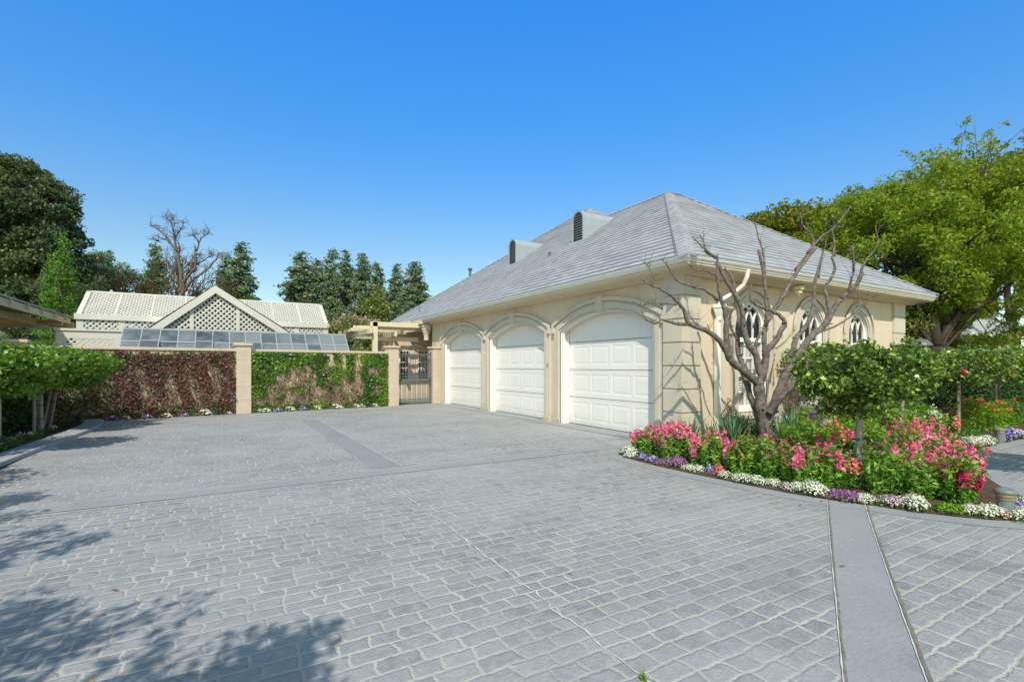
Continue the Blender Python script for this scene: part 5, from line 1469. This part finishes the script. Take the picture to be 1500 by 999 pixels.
pyramid_tree('young_tree', 'shorter bright green sapling beside the pointed young tree', *sp(74, 32), 8.6, 1.0, G['young'], 52, lsize=.13, per=22, levels=34, droop=-.35, bark='bark')
# redwoods: three built, the rest copied
RW = [(352, 360, 50, 30, 0), (331, 376, 54, 22, 1), (440, 374, 52, 34, 0), (464, 385, 56, 24, 2), (487, 369, 52, 22, 1), (508, 372, 56, 22, 0), (531, 376, 52, 24, 2), (552, 389, 56, 22, 1), (580, 391, 52, 22, 0), (609, 388, 54, 28, 2), (228, 362, 58, 26, 1), (160, 372, 52, 20, 2), (598, 420, 50, 22, 1)]
WORD = ['tallest broad redwood left of the gable, beside open sky', 'thin redwood just left of the broad one above the lattice ridge', 'broad redwood right of the open sky gap', 'redwood second in the long row behind the lattice roof',
        'tall narrow redwood, first of the three highest tops in the row', 'tall narrow redwood, middle of the three highest tops', 'tall redwood, last of the three highest tops in the row', 'redwood behind the rounded yellow green tree',
        'redwood right of the rounded yellow green tree', 'redwood nearest to the garage roof', 'redwood top behind the bare tree limbs', 'dark redwood behind the slim teal pole', 'lower redwood tucked beside the garage roof']
protos = {}
rng = np.random.default_rng(4)
for (u, v, d, hw, k), w in zip(RW, WORD):
    h = 1.6+(536-v)/728*d; r = hw/728*d; pos = spot(d, (u-750)/728*d)
    if k not in protos:
        o = pyramid_tree('redwood_tree', w+', dark green', 0, 0, 14, 2.2, G['redwood'], 60+k, 'redwoods behind the lattice house', .23, 120, 34, .22, z0=.1, bark='bark_dark', branches=10,
                         prof=lambda f: (1-f)**.72*(.95+.28*math.sin(f*29))+.05)
        protos[k] = o
    else: o = copy_tree(protos[k])
    o.location = (pos.x, pos.y, 0); o.rotation_euler = (0, 0, float(rng.uniform(0, 6.28))); o.scale = (r/1.55, r/1.55, h/14*1.01)
    o['label'] = w
pyramid_tree('conic_tree', 'rounded yellow green conical tree before the redwoods', *sp(552, 34), 6.9, 1.75, G['conic'], 71, lsize=.17, per=60, levels=30, droop=.02, prof=lambda f: (1-f)**.5*(1 if f > .2 else .9), branches=10)
for i, (x, y, h, w, l) in enumerate([(*sp(452, 42), 7.2, 2.0, 'pale trunked leafy tree before the first redwoods right of the gable'), (*sp(385, 42), 7.2, 1.1, 'thin leafed tree at the edge of the sky gap'), (*sp(500, 42), 5.2, 2.4, 'bushy tree behind the end of the greenhouse'), (*sp(365, 44), 7.6, 1.1, 'feathery green tree left of the sky gap')]):
    tree('leafy_tree', l, 'tree', (x, y, 0), 2.4, .14, [(x, y, h-1.6, w, w*.8, 1.9), (x+.6, y, h-2.8, w*1.1, w, 1.6)], 46, 80, .55, .17, [G['scrub'], G['shrub']][i % 2] if i != 2 else G['conic'], M['bark_pale'], nlimb=10, lo=.3, seed=80+i, gap=.05)
# large bare tree and ochre thicket
def bare(name, label, base, h, spread, r, seed, bark, lv=5, group=None, kids=3, tilt=.5, catg='tree', tw=.0):
    rng = np.random.default_rng(seed); t = thing(name, label, catg, base, group); mb = MB(); tips = []
    def grow(p, d, L, rad, n):
        e = p+d*L
        pts = limb(mb, p, e, rad, rad*.68, .07, 4, 7 if n > 2 else 4, rng)
        tips.append(e)
        if n == 0: return
        k = kids if n > 1 else kids+1
        for i in range(k):
            a = rng.normal(size=3); a -= d*a.dot(d); a /= np.linalg.norm(a)
            nd_ = d+a*tilt*rng.uniform(.6, 1.3)*spread; nd_[2] += .22; nd_ /= np.linalg.norm(nd_)
            s = np.array(pts[-1]) if i < 2 else np.array(pts[rng.integers(2, 5)])
            grow(s, nd_, L*rng.uniform(.62, .86), rad*.60, n-1)
    grow(np.array(base, float), np.array([.05, 0, 1.0]), h*.27, r, lv)
    mb.build('branches', bark, t); return t, np.array(tips)
BARE_TREE = [(0.36,0.2,[[-27.81,3.33],[-27.85,6.24],[-27.88,7.9],[-28.01,9.57],[-28.29,11.23]]),(0.17,0.04,[[-28.29,11.23],[-28.98,12.34],[-29.96,13.17],[-30.37,13.45]]),(0.15,0.05,[[-28.29,11.23],[-28.46,12.34],[-28.57,13.31],[-28.98,14.14]]),(0.11,0.04,[[-28.49,12.34],[-27.88,13.17],[-27.81,13.87]]),(0.05,0.02,[[-28.57,13.31],[-28.43,13.73],[-28.64,14.28]]),(0.24,0.13,[[-27.85,7.35],[-27.6,8.74],[-26.7,9.85],[-26.63,11.23]]),(0.12,0.04,[[-26.63,11.23],[-26.46,12.48],[-26.0,13.04]]),(0.2,0.06,[[-27.67,7.9],[-27.18,8.74],[-26.07,9.71],[-25.24,10.68],[-25.07,11.23],[-25.38,11.16]]),(0.12,0.04,[[-26.65,10.12],[-26.07,10.82],[-25.77,11.23]]),(0.12,0.04,[[-27.99,9.57],[-27.32,10.26],[-26.77,10.96]]),(0.1,0.03,[[-28.22,10.82],[-27.88,11.65],[-28.01,12.34]]),(0.1,0.03,[[-28.85,12.06],[-29.4,12.27],[-29.82,12.06]]),(0.09,0.03,[[-26.49,12.06],[-26.9,12.62],[-27.32,12.48]]),(0.1,0.03,[[-27.88,8.04],[-28.57,9.57],[-28.98,10.26]])]
pos = spot(42, (267-750)/728*42)
bt = thing('bare_tree', 'tall bare tree with curling limbs above the lattice roof', 'tree', (pos.x, pos.y, 0)); mb = MB(); rng = np.random.default_rng(12)
for r0, r1, pl in BARE_TREE:
    dz = rng.normal()*.9; q = [F_*(42+dz*i/len(pl)*(1 if r0 < .3 else 0))+R_*s+Vector((0, 0, z)) for i, (s, z) in enumerate(pl)]
    n = len(q); out = []
    for i in range(n-1):
        p0, p1, p2, p3 = q[max(0, i-1)], q[i], q[i+1], q[min(n-1, i+2)]
        for k in range(3):
            t = k/3; out.append(.5*((2*p1)+(p2-p0)*t+(2*p0-5*p1+4*p2-p3)*t*t+(3*p1-p0-3*p2+p3)*t*t*t)+Vector(rng.normal(size=3))*.04)
    out.append(q[-1]); mb.tube(out, [(r0+(r1-r0)*i/(len(out)-1))*.58 for i in range(len(out))], 7)
    for _ in range(16 if r0 < .3 else 4):
        k = rng.integers(len(out)//3, len(out)); d = Vector(rng.normal(size=3)); d.z = abs(d.z)*.8; d.normalize(); L = rng.uniform(.4, 1.1)
        m1 = out[k]+d*L*.5; m2 = m1+(d+Vector(rng.normal(size=3))*.6).normalized()*L*.5
        mb.tube([out[k], m1, m2], [.02, .013, .008], 4)
        for __ in range(2): mb.tube([m1, m1+(d+Vector(rng.normal(size=3))).normalized()*L*.5], [.014, .008], 3)
mb.build('branches', M['bark'], bt, smooth=True)
for i, (u, hh, s_, l) in enumerate([(243, 12.2, 15, 'ochre lichened bare tree left of the tall bare one'), (212, 12.0, 16, 'brown bare tree at the left end of the ochre thicket'), (312, 10.2, 18, 'small brown bare tree right of the tall bare one')]):
    pos = spot(44, (u-750)/728*44); t, tips = bare('bare_tree', l, (pos.x, pos.y, 0), hh, .8, .2, s_, M['bark_ochre'], 5, tilt=.42)
    rr = np.random.default_rng(i); leaves('sparse_leaves', clumps(tips[rr.choice(len(tips), 130)], .45, 10, .8, rr), .16, [G['brownleaf'], G['scrub'], G['brownleaf']][i], t, rng=rr)
# shade trees standing left of and behind the photographer
sh_ = tree('shade_tree', 'leafy tree beside the driveway that throws dappled shade on the foreground', 'tree', (-5.0, .2, 0), 2.4, .16,
     [(-3.6, 2.9, 3.7, .6, .8, .4), (-4.3, 4.4, 3.8, .6, 1.0, .4), (-2.8, .75, 3.4, .9, .75, .4), (-1.75, .1, 3.4, .8, .42, .35), (-3.5, 1.2, 3.6, .8, .6, .5), (-2.3, .1, 3.2, 1.0, .6, .4)], 170, 60, .26, .085, G['maple'], M['bark'], nlimb=26, lo=.1, seed=91)
sh2 = tree('shade_tree', 'small tree right of the photo shading the far path', 'tree', (11.5, .4, 0), 1.2, .1, [(10.4, 1.25, 2.2, 1.5, .9, .6)], 50, 90, .3, .10, G['maple'], M['bark'], nlimb=8, lo=.2, seed=92)

# ------------------------------------------------------------------ hedges and shrubs
def shrub(name, label, ells, ncl, per, cr, ls, mat, seed, cat='shrub', bloom=None, group=None, nst=10):
    rng = np.random.default_rng(seed); e0 = ells[0]
    t = thing(name, label, cat, (e0[0], e0[1], 0), group); mb = MB(); C = crown_centres(ells, ncl, rng, .35, seed)
    C[:, 2] = np.maximum(C[:, 2], .1)
    for i in range(nst):
        e = C[rng.integers(len(C))]; limb(mb, (e0[0]+rng.normal()*.12, e0[1]+rng.normal()*.12, 0), e, .018, .006, .08, 4, 5, rng)
    mb.build('stems', M['bark'], t)
    leaves('foliage', clumps(C, cr, per, .75, rng), ls, mat, t, rng=rng, up=.5, aspect=.5)
    if bloom:
        bm2, k, bs = bloom; hi = C[np.argsort(-C[:, 2])[:max(4, int(len(C)*.7))]]
        leaves('blossoms', clumps(hi[rng.choice(len(hi), k)]+np.array([0, 0, cr*.6]), .07, 14, .8, rng), bs, bm2, t, rng=rng, aspect=.8)
    return t
shrub('shrub', 'bright lime green shrub behind the large standard stakes', [(9.55, 4.95, .42, .85, .6, .42), (8.75, 4.75, .36, .6, .5, .34), (10.3, 4.9, .4, .6, .5, .4)], 90, 60, .17, .055, G['lime'], 1)
shrub('shrub', 'pale green shrub with small white flowers behind the pink snapdragons', [(11.6, 4.75, .40, .8, .5, .42), (12.7, 4.7, .38, .7, .4, .36)], 70, 55, .17, .055, G['lime'], 2, bloom=(G['wpet'], 30, .035))
shrub('shrub', 'yellow green shrub with orange red flowers by the far path', [(15.6, 4.55, .42, .75, .5, .45), (16.7, 4.6, .35, .6, .4, .35)], 70, 55, .18, .06, G['lime'], 3, bloom=(G['opet'], 34, .05))
shrub('shrub', 'green shrub at the foot of the second standard', [(13.2, 5.0, .35, .7, .5, .4), (14.3, 5.2, .3, .6, .5, .35)], 60, 55, .18, .065, G['shrub'], 4)
shrub('shrub', 'orange flowered low shrub at the right photo edge', [(18.2, 4.7, .32, .9, .4, .35)], 50, 55, .18, .065, G['shrub'], 5, bloom=(G['opet'], 24, .05))
shrub('hedge', 'tall dark hedge behind the right hand standards', [(17.5, 6.9, .75, 2.4, .8, .75), (21.5, 7.0, .8, 2.4, .9, .85), (26, 7.2, .85, 2.6, 1.0, .9), (14.8, 6.4, .6, 1.3, .5, .6), (30.5, 7.6, .85, 2.8, 1.0, .95)], 300, 75, .32, .12, G['ivydark'], 6, cat='hedge', nst=30)
shrub('shrub', 'low dark shrub under the bare tree', [(9.15, 5.95, .22, .45, .4, .22)], 30, 60, .13, .05, G['ivydark'], 7)
shrub('shrub', 'sparse brownish climber shrub below the arched window sills', [(12.1, 6.8, .7, .9, .12, .7)], 26, 26, .14, .05, G['mauve'], 8)
shrub('shrub', 'thin dry twigs with a few leaves beside the first arched window', [(9.35, 6.85, .6, .16, .06, .3)], 8, 14, .08, .045, G['mauve'], 9, nst=5)
shrub('ground_cover', 'low pale flowering cover along the left kerb', [(-3.55, 14.2, .08, .18, 2.2, .07), (-3.5, 11.5, .08, .15, 1.2, .07)], 46, 40, .09, .045, G['shrub'], 10, bloom=(G['wpet'], 10, .03))
t = tag(None or (lambda: None)() or bpy.data.objects.new('x', None)) if False else None
b = MB(); b.tube([(-3.45, 9.5, .05), (-3.47, 11, .06), (-3.42, 12.6, .05), (-3.3, 14, .06), (-3.28, 16, .05), (-3.35, 17.8, .06)], .012, 6)
o = b.build('drip_hose', M['hose']); tag(recenter(o), 'thin black drip hose lying along the left kerb', 'hose')

# ------------------------------------------------------------------ flowers
GF = 'coral and pink snapdragons in the flower bed'
def snap_mesh(seed, tall, petal, nst=6, bloomy=1.0):
    rng = np.random.default_rng(seed); t = bpy.data.objects.new('snapdragon', None); COL.objects.link(t); t['_org'] = [0, 0, 0]
    LPt = []; LD = []; FP = []; mb = MB(); SP_ = []
    for i in range(nst):
        a = 6.28*i/nst+rng.uniform(-.4, .4); r = .10*math.sqrt(rng.uniform(.1, 1.4)); h = tall*rng.uniform(.6, 1.12)
        b0 = np.array([r*.5*math.cos(a), r*.5*math.sin(a), 0]); e = np.array([r*1.5*math.cos(a), r*1.5*math.sin(a), h])
        mb.tube([tuple(b0), tuple((b0+e)/2+rng.normal(size=3)*.008), tuple(e)], [.005, .004, .002], 4, cap=False)
        blo = bloomy > rng.uniform()
        lf = .64 if blo else .95
        k = int(58*tall/.45); q = rng.uniform(.03, lf, size=(k, 1)); ang = rng.uniform(0, 6.28, size=(k, 1))
        dd = np.concatenate([np.cos(ang), np.sin(ang), np.full((k, 1), .35)], 1)
        LPt.append(b0+(e-b0)*q+dd*.026); LD.append(dd)
        if blo:
            for z in np.linspace(.60, .96, 13):
                wdt = .040*(1-((z-.60)/.40)**2*.7)
                for j in range(4):
                    an = rng.uniform(0, 6.28); FP.append(b0+(e-b0)*z+np.array([math.cos(an)*wdt, math.sin(an)*wdt, rng.normal()*.006]))
            for _ in range(9): SP_.append(b0+(e-b0)*rng.uniform(.94, 1.06)+rng.normal(size=3)*.006)
        else:
            for _ in range(22): SP_.append(b0+(e-b0)*rng.uniform(.8, 1.04)+rng.normal(size=3)*.009)
    LPt = np.concatenate(LPt); LD = norm(np.concatenate(LD))
    V, F = leafgeo(LPt, .068, aspect=.36, up=.25, tdir=LD, tstr=2.5, rng=rng)
    np_mesh('foliage', V, F, G['snap'], t)
    mb.build('stems', M_STEM, t)
    SP_ = np.array(SP_)
    if FP: leaves('blossoms', np.concatenate([np.array(FP), SP_[::2]]), .037, petal, t, aspect=.95, up=.2, fold=.3, rng=rng)
    else: leaves('seed_heads', SP_, .018, G['spent'], t, aspect=.7, rng=rng)
    return t
M_STEM = surf('green_stems', (.10, .18, .05), (.14, .22, .07), 8, .6, 0)
snaps = {'pink': [snap_mesh(1, .42, G['pink'], 6, .75), snap_mesh(2, .48, G['pink'], 7, .6), snap_mesh(3, .36, G['pink'], 6, .7), snap_mesh(13, .44, G['pink'], 8, .5), snap_mesh(17, .40, G['pink'], 7, .6)],
         'coral': [snap_mesh(4, .44, G['coral'], 6), snap_mesh(5, .40, G['coral'], 6, .6)],
         'magenta': [snap_mesh(6, .38, G['magenta'], 5)],
         'green': [snap_mesh(7, .42, G['spent'], 6, .0), snap_mesh(8, .46, G['spent'], 7, .15)]}
first = {id(o): True for l in snaps.values() for o in l}
rng = np.random.default_rng(15)
def place_snap(kind, x, y, label, s=1.0):
    o = snaps[kind][int(rng.integers(len(snaps[kind])))]
    if first[id(o)]: first[id(o)] = False; c = o
    else: c = copy_tree(o)
    c.location = (x, y, .05); c.rotation_euler = (0, 0, float(rng.uniform(0, 6.28))); s *= rng.uniform(.95, 1.25); c.scale = (s, s, s*rng.uniform(.92, 1.1))
    c['label'] = label; c['category'] = 'flower'; c['group'] = GF
    return c
def edge_pt(y, off):
    """point in the bed, off metres in from the driveway edge at world y"""
    L = BED[1:13]
    for k in range(len(L)-1):
        if L[k+1][1] <= y <= L[k][1]:
            q = (L[k][1]-y)/(L[k][1]-L[k+1][1]); return L[k][0]+(L[k+1][0]-L[k][0])*q+off
    return L[0][0]+off
LABEL = {('a', 'pink'): 'pink snapdragon clump in the left front row, between garage door and large standard', ('a', 'coral'): 'coral snapdragon clump in the left front row, between garage door and large standard',
         ('a', 'magenta'): 'magenta snapdragon clump in the left front row', ('a', 'green'): 'snapdragon clump gone to green seed spikes in the left front row',
         ('b', 'pink'): 'pink snapdragon clump in the thick mass right of the large standard', ('b', 'coral'): 'coral snapdragon clump in the thick mass right of the large standard',
         ('b', 'magenta'): 'magenta snapdragon clump near the bed tip', ('b', 'green'): 'budding green snapdragon clump right of the large standard stakes',
         ('c', 'pink'): 'pink snapdragon clump standing apart near the far path', ('c', 'coral'): 'coral snapdragon clump standing apart near the far path'}
# left front rows
rowA = [(6.62, 'pink', .50), (6.35, 'pink', .42), (6.45, 'pink', .72), (6.05, 'pink', .58), (5.85, 'pink', .38), (5.75, 'pink', .66), (5.5, 'pink', .46), (5.35, 'pink', .70), (5.2, 'green', .40), (5.05, 'pink', .55), (4.85, 'pink', .82),
        (4.8, 'green', .45), (4.6, 'green', .62), (4.45, 'coral', .42), (4.3, 'pink', .72), (4.3, 'green', .38), (4.15, 'pink', .50), (3.98, 'green', .75), (3.9, 'pink', .48), (3.75, 'pink', .36), (3.72, 'green', .64), (3.55, 'green', .46),
        (3.5, 'magenta', .80), (3.42, 'green', .34), (3.3, 'coral', .60), (3.66, 'coral', .95), (4.1, 'magenta', .98), (6.2, 'green', .28), (5.6, 'green', .26), (6.5, 'pink', .30), (5.95, 'pink', .34), (5.2, 'pink', .30), (4.9, 'green', .27), (4.65, 'pink', .36), (4.4, 'green', .25), (4.0, 'green', .28), (3.85, 'green', .34), (3.62, 'pink', .30), (3.4, 'pink', .5), (5.3, 'pink', .95), (4.9, 'green', 1.1), (6.0, 'pink', .85), (6.4, 'green', .95)]
for y, k, o_ in rowA: place_snap(k, edge_pt(y, o_), y, LABEL[('a', k)])
# right mass
rowB = [(2.98, 'green', .5), (2.9, 'green', .75), (2.75, 'green', .55), (2.62, 'pink', .8), (2.8, 'green', 1.0), (2.55, 'green', .45), (2.45, 'green', .7), (2.4, 'pink', .85), (2.6, 'pink', 1.2), (2.85, 'pink', 1.35), (3.1, 'green', 1.15),
        (3.2, 'pink', 1.5), (2.3, 'green', .5), (2.3, 'pink', .7), (2.45, 'pink', 1.4), (2.7, 'pink', 1.7), (2.25, 'magenta', .5)]
for y, k, o_ in rowB: place_snap(k, edge_pt(y, o_), y, LABEL[('b', k)], 1.0)
for x, y, k in [(8.35, 3.2, 'green'), (8.6, 2.95, 'pink'), (8.9, 3.3, 'pink'), (8.5, 3.6, 'green'), (8.9, 3.7, 'pink'), (9.2, 3.45, 'green'), (9.3, 3.9, 'green'), (9.7, 3.7, 'pink'), (9.9, 4.1, 'pink'), (10.2, 3.9, 'coral'), (10.5, 4.2, 'pink'), (10.1, 3.5, 'pink'),
                (8.1, 3.1, 'green'), (9.4, 3.2, 'coral'), (7.9, 3.3, 'green'), (9.0, 4.1, 'green'), (10.9, 4.05, 'pink')]:
    place_snap(k, x, y, LABEL[('b', k)], 1.12)
for x, y, k in [(11.9, 4.3, 'pink'), (12.2, 4.45, 'pink'), (9.1, 4.55, 'coral'), (9.4, 4.5, 'pink'), (13.2, 4.4, 'coral')]: place_snap(k, x, y, LABEL.get(('c', k)), 1.1)
for l in snaps.values():
    for o in l:
        if first[id(o)]: 
            o.location = (9.6, 3.6, .05); o['label'] = LABEL[('b', 'pink')]; o['category'] = 'flower'; o['group'] = GF

def mound_mesh(seed, petal, n=620, r=.17, h=.085, name='alyssum', ps=.020):
    rng = np.random.default_rng(seed); t = bpy.data.objects.new(name, None); COL.objects.link(t); t['_org'] = [0, 0, 0]
    a = rng.uniform(0, 6.28, n); q = np.sqrt(rng.uniform(0, 1, n)); rr = r*q*(1+.15*np.sin(3*a+seed)+.08*np.sin(7*a))
    z = h*np.sqrt(np.maximum(0, 1-q**2.4))*(1+.12*rng.normal(size=n)); P = np.stack([rr*np.cos(a), rr*np.sin(a)*.85, z+.012], 1)
    N = norm(np.stack([np.cos(a)*q, np.sin(a)*q, np.full(n, .9)], 1))
    k = rng.uniform(size=n) < .86
    leaves('blossoms', P[k], ps, petal, t, aspect=.95, nrm=N[k], nstr=1.4, rng=rng)
    P2 = P.copy(); P2[:, 2] = np.maximum(.004, P2[:, 2]-.02*rng.uniform(.2, 1.5, n)); P2[:, :2] *= 1.05
    leaves('foliage', P2, .024, G['shrub'], t, aspect=.4, rng=rng)
    return t
GM = {'w': 'white alyssum mounds edging the bed', 'p': 'purple alyssum mounds edging the bed', 'b': 'violet pansies edging the bed', 'm': 'white and mauve alyssum mounds edging the bed', 'c': 'coral edging flowers', 'y': 'yellow green edging plants'}
NM = {'w': ('alyssum', 'alyssum'), 'p': ('alyssum', 'alyssum'), 'b': ('pansy', 'pansy'), 'm': ('alyssum', 'alyssum'), 'c': ('snapdragon', 'flower'), 'y': ('alyssum', 'alyssum')}
G['mixpet'] = leafmat('mixed_petals', [(.80, .80, .76), (.74, .70, .76), (.46, .18, .50), (.82, .82, .80)], .6, .25)
mprot = {'w': [mound_mesh(1, G['wpet']), mound_mesh(2, G['wpet'], 700, .2, .08), mound_mesh(9, G['wpet'], 640, .15, .10)], 'p': [mound_mesh(3, G['ppet'])], 'b': [mound_mesh(4, G['bpet'], 260, .13, .11, 'pansy', .036)], 'm': [mound_mesh(5, G['mixpet'])], 'c': [mound_mesh(6, G['coral'], 200, .09, .11, 'snapdragon', .03)], 'y': [mound_mesh(7, G['lime'], 500, .16, .07)]}
mused = set()
AL = [('w', 6.37, 6.58, 1.15), ('w', 6.5, 6.72, .8), ('b', 6.38, 6.26, 0.8), ('w', 6.2, 6.42, .6), ('b', 6.2, 6.1, .7), ('b', 6.2, 5.9, 0.7), ('p', 6.2, 5.68, 0.7), ('w', 6.25, 5.2, .6), ('w', 6.22, 4.55, .7), ('p', 6.24, 4.72, .6), ('b', 6.51, 5.83, 0.7), ('b', 6.3, 5.62, .8), ('p', 6.26, 5.42, 1.1), ('w', 6.26, 5.03, 0.9), ('b', 6.35, 4.86, 0.9), ('c', 6.26, 4.67, 0.9), ('w', 6.26, 4.30, 0.95), ('w', 6.26, 4.09, 0.9), ('w', 6.36, 3.93, 0.8),
      ('m', 6.33, 3.72, .7), ('w', 6.35, 3.60, 0.9), ('w', 6.40, 3.43, 1.0), ('p', 6.45, 3.21, 0.85), ('p', 6.47, 3.07, 0.75), ('w', 6.54, 2.92, 0.75), ('m', 6.64, 2.68, 1.0), ('w', 6.70, 2.5, 1.0), ('c', 6.85, 2.62, .7), ('y', 6.85, 2.30, 0.9), ('w', 6.98, 2.16, 0.7), ('w', 7.0, 2.03, 1.05), ('w', 7.2, 1.76, 1.0), ('w', 7.34, 1.80, 0.9), ('c', 7.02, 1.93, .5),
      ('w', 11.59, 3.72, 1.2), ('w', 12.2, 3.85, 1.4), ('w', 12.7, 3.90, 1.5), ('w', 13.17, 3.93, 1.5), ('w', 13.6, 3.90, 1.2), ('b', 14.2, 3.85, 1.4), ('b', 14.7, 3.85, 1.4), ('m', 15.2, 3.85, 1.5), ('m', 10.9, 3.5, 1.2), ('w', 10.6, 3.3, 1.0), ('m', 11.9, 3.95, 1.2), ('w', 7.85, 1.93, .8), ('b', 7.6, 2.0, .6), ('w', 9.2, 2.75, .9), ('w', 9.7, 3.0, .9)]
for i, (k, x, y, s) in enumerate(AL):
    o = mprot[k][i % len(mprot[k])]
    c = o if id(o) not in mused else copy_tree(o); mused.add(id(o))
    c.location = (x-(.07 if x < 7 else 0), y-(.05 if x > 6.8 and x < 9 else 0), .02); c.rotation_euler = (0, 0, float(rng.uniform(0, 6.28))); s *= rng.uniform(.85, 1.15); c.scale = (s*1.02, s*.98, s*1.15)
    far = x > 9
    c['label'] = {'w': 'white alyssum mound ', 'p': 'purple alyssum mound ', 'b': 'violet pansy clump ', 'm': 'mauve flecked white alyssum mound ', 'c': 'low coral flower tuft ', 'y': 'yellow green mound '}[k] + ('beside the far path' if far else ('edging the driveway left of the large standard' if y > 3.3 else 'edging the driveway right of the large standard'))
    c['category'] = NM[k][1]; c['group'] = GM[k]; c.name = NM[k][0]
for k, l in mprot.items():
    for o in l:
        if id(o) not in mused: o['label'] = 'small alyssum mound beside the far path'; o['category'] = 'alyssum'; o['group'] = GM[k]; o.location = (8.6, 2.45, .03)
# small pansies along the foot of the end wall
wp_m = {'w': mound_mesh(11, G['wpet'], 46, .16, .14, 'pansy', .062), 'p': mound_mesh(12, G['bpet'], 46, .16, .10, 'pansy', .055)}
used = set()
for x, k, s in [(1.15, 'w', .8), (1.32, 'w', .9), (1.67, 'p', 1), (2.09, 'w', 1), (2.52, 'p', 1), (2.99, 'w', .9), (3.65, 'w', 1.1), (3.8, 'w', .8), (4.42, 'w', .9), (4.65, 'w', .8), (5.14, 'w', .8), (-2.77, 'p', 1.1), (-2.45, 'w', .7), (-1.95, 'p', 1), (-1.45, 'w', .8), (-1.0, 'p', .8), (-.46, 'w', 1.2), (.2, 'w', .6)]:
    o = wp_m[k]; c = o if k not in used else copy_tree(o); used.add(k)
    p = WP(x, .16, .0); c.location = p; c.scale = (s, s*.7, s); c.rotation_euler = (0, 0, float(rng.uniform(-.4, .4)))
    c['label'] = ('white' if k == 'w' else 'violet')+' pansy at the foot of the '+('green ivy wall' if x > .8 else 'red creeper wall'); c['category'] = 'pansy'; c['group'] = 'pansies along the wall foot'; c.name = 'pansy'
# irises
def iris_mesh(seed, n=34, h=.5):
    rng = np.random.default_rng(seed); m_ = MB()
    for i in range(n):
        a = rng.uniform(0, 6.28); r = rng.uniform(0, .14); b0 = Vector((r*math.cos(a), r*math.sin(a), 0)); out = Vector((math.cos(a), math.sin(a), 0))*rng.uniform(.05, .45); L = h*rng.uniform(.6, 1.1); w = .016
        sd = Vector((-math.sin(a), math.cos(a), 0)); pr = None
        side_ = Matrix.Rotation(rng.uniform(-.8, .8), 3, 'Z') @ sd
        for k in range(5):
            t = k/4; p = b0+Vector((0, 0, L*t*(1-.12*t*out.length*3)))+out*L*t*t; ww = w*(1-t)**.6+.001
            cu = (p-side_*ww, p+side_*ww)
            if pr: m_.quad(pr[0], pr[1], cu[1], cu[0])
            pr = cu
    return m_
im = iris_mesh(1).build('iris_clump', G['iris']); im2 = iris_mesh(2, 40, .6).build('iris_clump', G['iris'])
for i, (x, y, l) in enumerate([(8.25, 6.45, 'at the foot of the corner pier'), (8.6, 6.3, 'below the downspout, nearer the corner'), (8.95, 6.25, 'below the downspout, nearer the tree'), (9.3, 6.5, 'under the first arched window'), (8.3, 5.95, 'just left of the bare tree trunk'), (9.0, 5.2, 'right of the bare tree trunk'), (9.35, 5.55, 'before the lime shrub, farther back'), (8.55, 5.15, 'in front of the bare tree trunk'), (9.7, 6.3, 'under the right end of the first window sill'), (7.75, 6.5, 'behind the first pink snapdragons'), (8.75, 4.9, 'at the left foot of the lime shrub'), (9.9, 5.7, 'behind the lime shrub')]):
    o = (im, im2)[i % 2]
    c = o if i < 2 else o.copy()
    if i >= 2: COL.objects.link(c)
    c.location = (x, y, .06); c.rotation_euler = (0, 0, i*1.3); s = 1.1+.25*(i % 3)/2; c.scale = (s, s, s)
    tag(c, 'clump of upright iris leaves '+l, 'iris', 'iris clumps in the bed')
t = thing('iris', 'single purple iris bloom on a tall stalk before the lime shrub', 'iris', (8.35, 4.55, .05))
b = MB(); b.tube([(8.35, 4.55, .05), (8.36, 4.55, .45), (8.35, 4.56, .80)], .006, 5); b.build('stem', M_STEM, t)
G['irispet'] = leafmat('iris_petals', [(.22, .09, .24), (.42, .30, .50), (.30, .14, .26)], .5, .3)
leaves('bloom', clumps([(8.35, 4.56, .82)], .05, 22, 1.2, rng), .07, G['irispet'], t, aspect=.6, rng=rng)
# iron plant supports? low leafy filler so the bed reads as planted
def filler(name, label, pts, mat, ls, per, cr, seed):
    rr = np.random.default_rng(seed); o = leaves(name, clumps(np.array(pts), cr, per, .6, rr), ls, mat, None, rng=rr, up=.6); recenter(o); tag(o, label, None, None, 'stuff'); return o
rr = np.random.default_rng(8); pts = []
while len(pts) < 170:
    x = rr.uniform(6.6, 16); y = rr.uniform(2.4, 6.8)
    if x < 8.1 and y > 6.9: continue
    ex = edge_pt(y, .35) if y > 1.9 else 99
    if x < ex or y < .246*x+.55 and x > 8: continue
    pts.append((x, y, .12))
filler('low_foliage', 'low mixed green foliage filling the bed', pts, G['shrub'], .06, 42, .20, 3)
# leaf litter on the driveway and a weed in the joint
rr = np.random.default_rng(14)
P = np.stack([rr.uniform(-2.6, 8, 60), rr.uniform(2, 18, 60), np.full(60, .012)], 1)
o = leaves('leaf_litter', P, .045, G['dry'], None, up=3, rng=rr); recenter(o); tag(o, 'scattered dry leaves on the driveway', None, None, 'stuff')
V, F = leafgeo(np.array([(1.86, 1.85, .02)])+rr.normal(size=(26, 3))*np.array([.012, .012, .008]), .05, aspect=.2, up=-.2, tdir=np.array([[0, 0, 1.0]]), tstr=1, rng=rr)
o = np_mesh('weed', V, F, G['lime'], None, off=(1.86, 1.85, 0)); o.location = (1.86, 1.85, 0); tag(o, 'tiny green weed growing in the near end of the white joint', 'weed')

for o in bpy.data.objects:
    if '_org' in o: del o['_org']
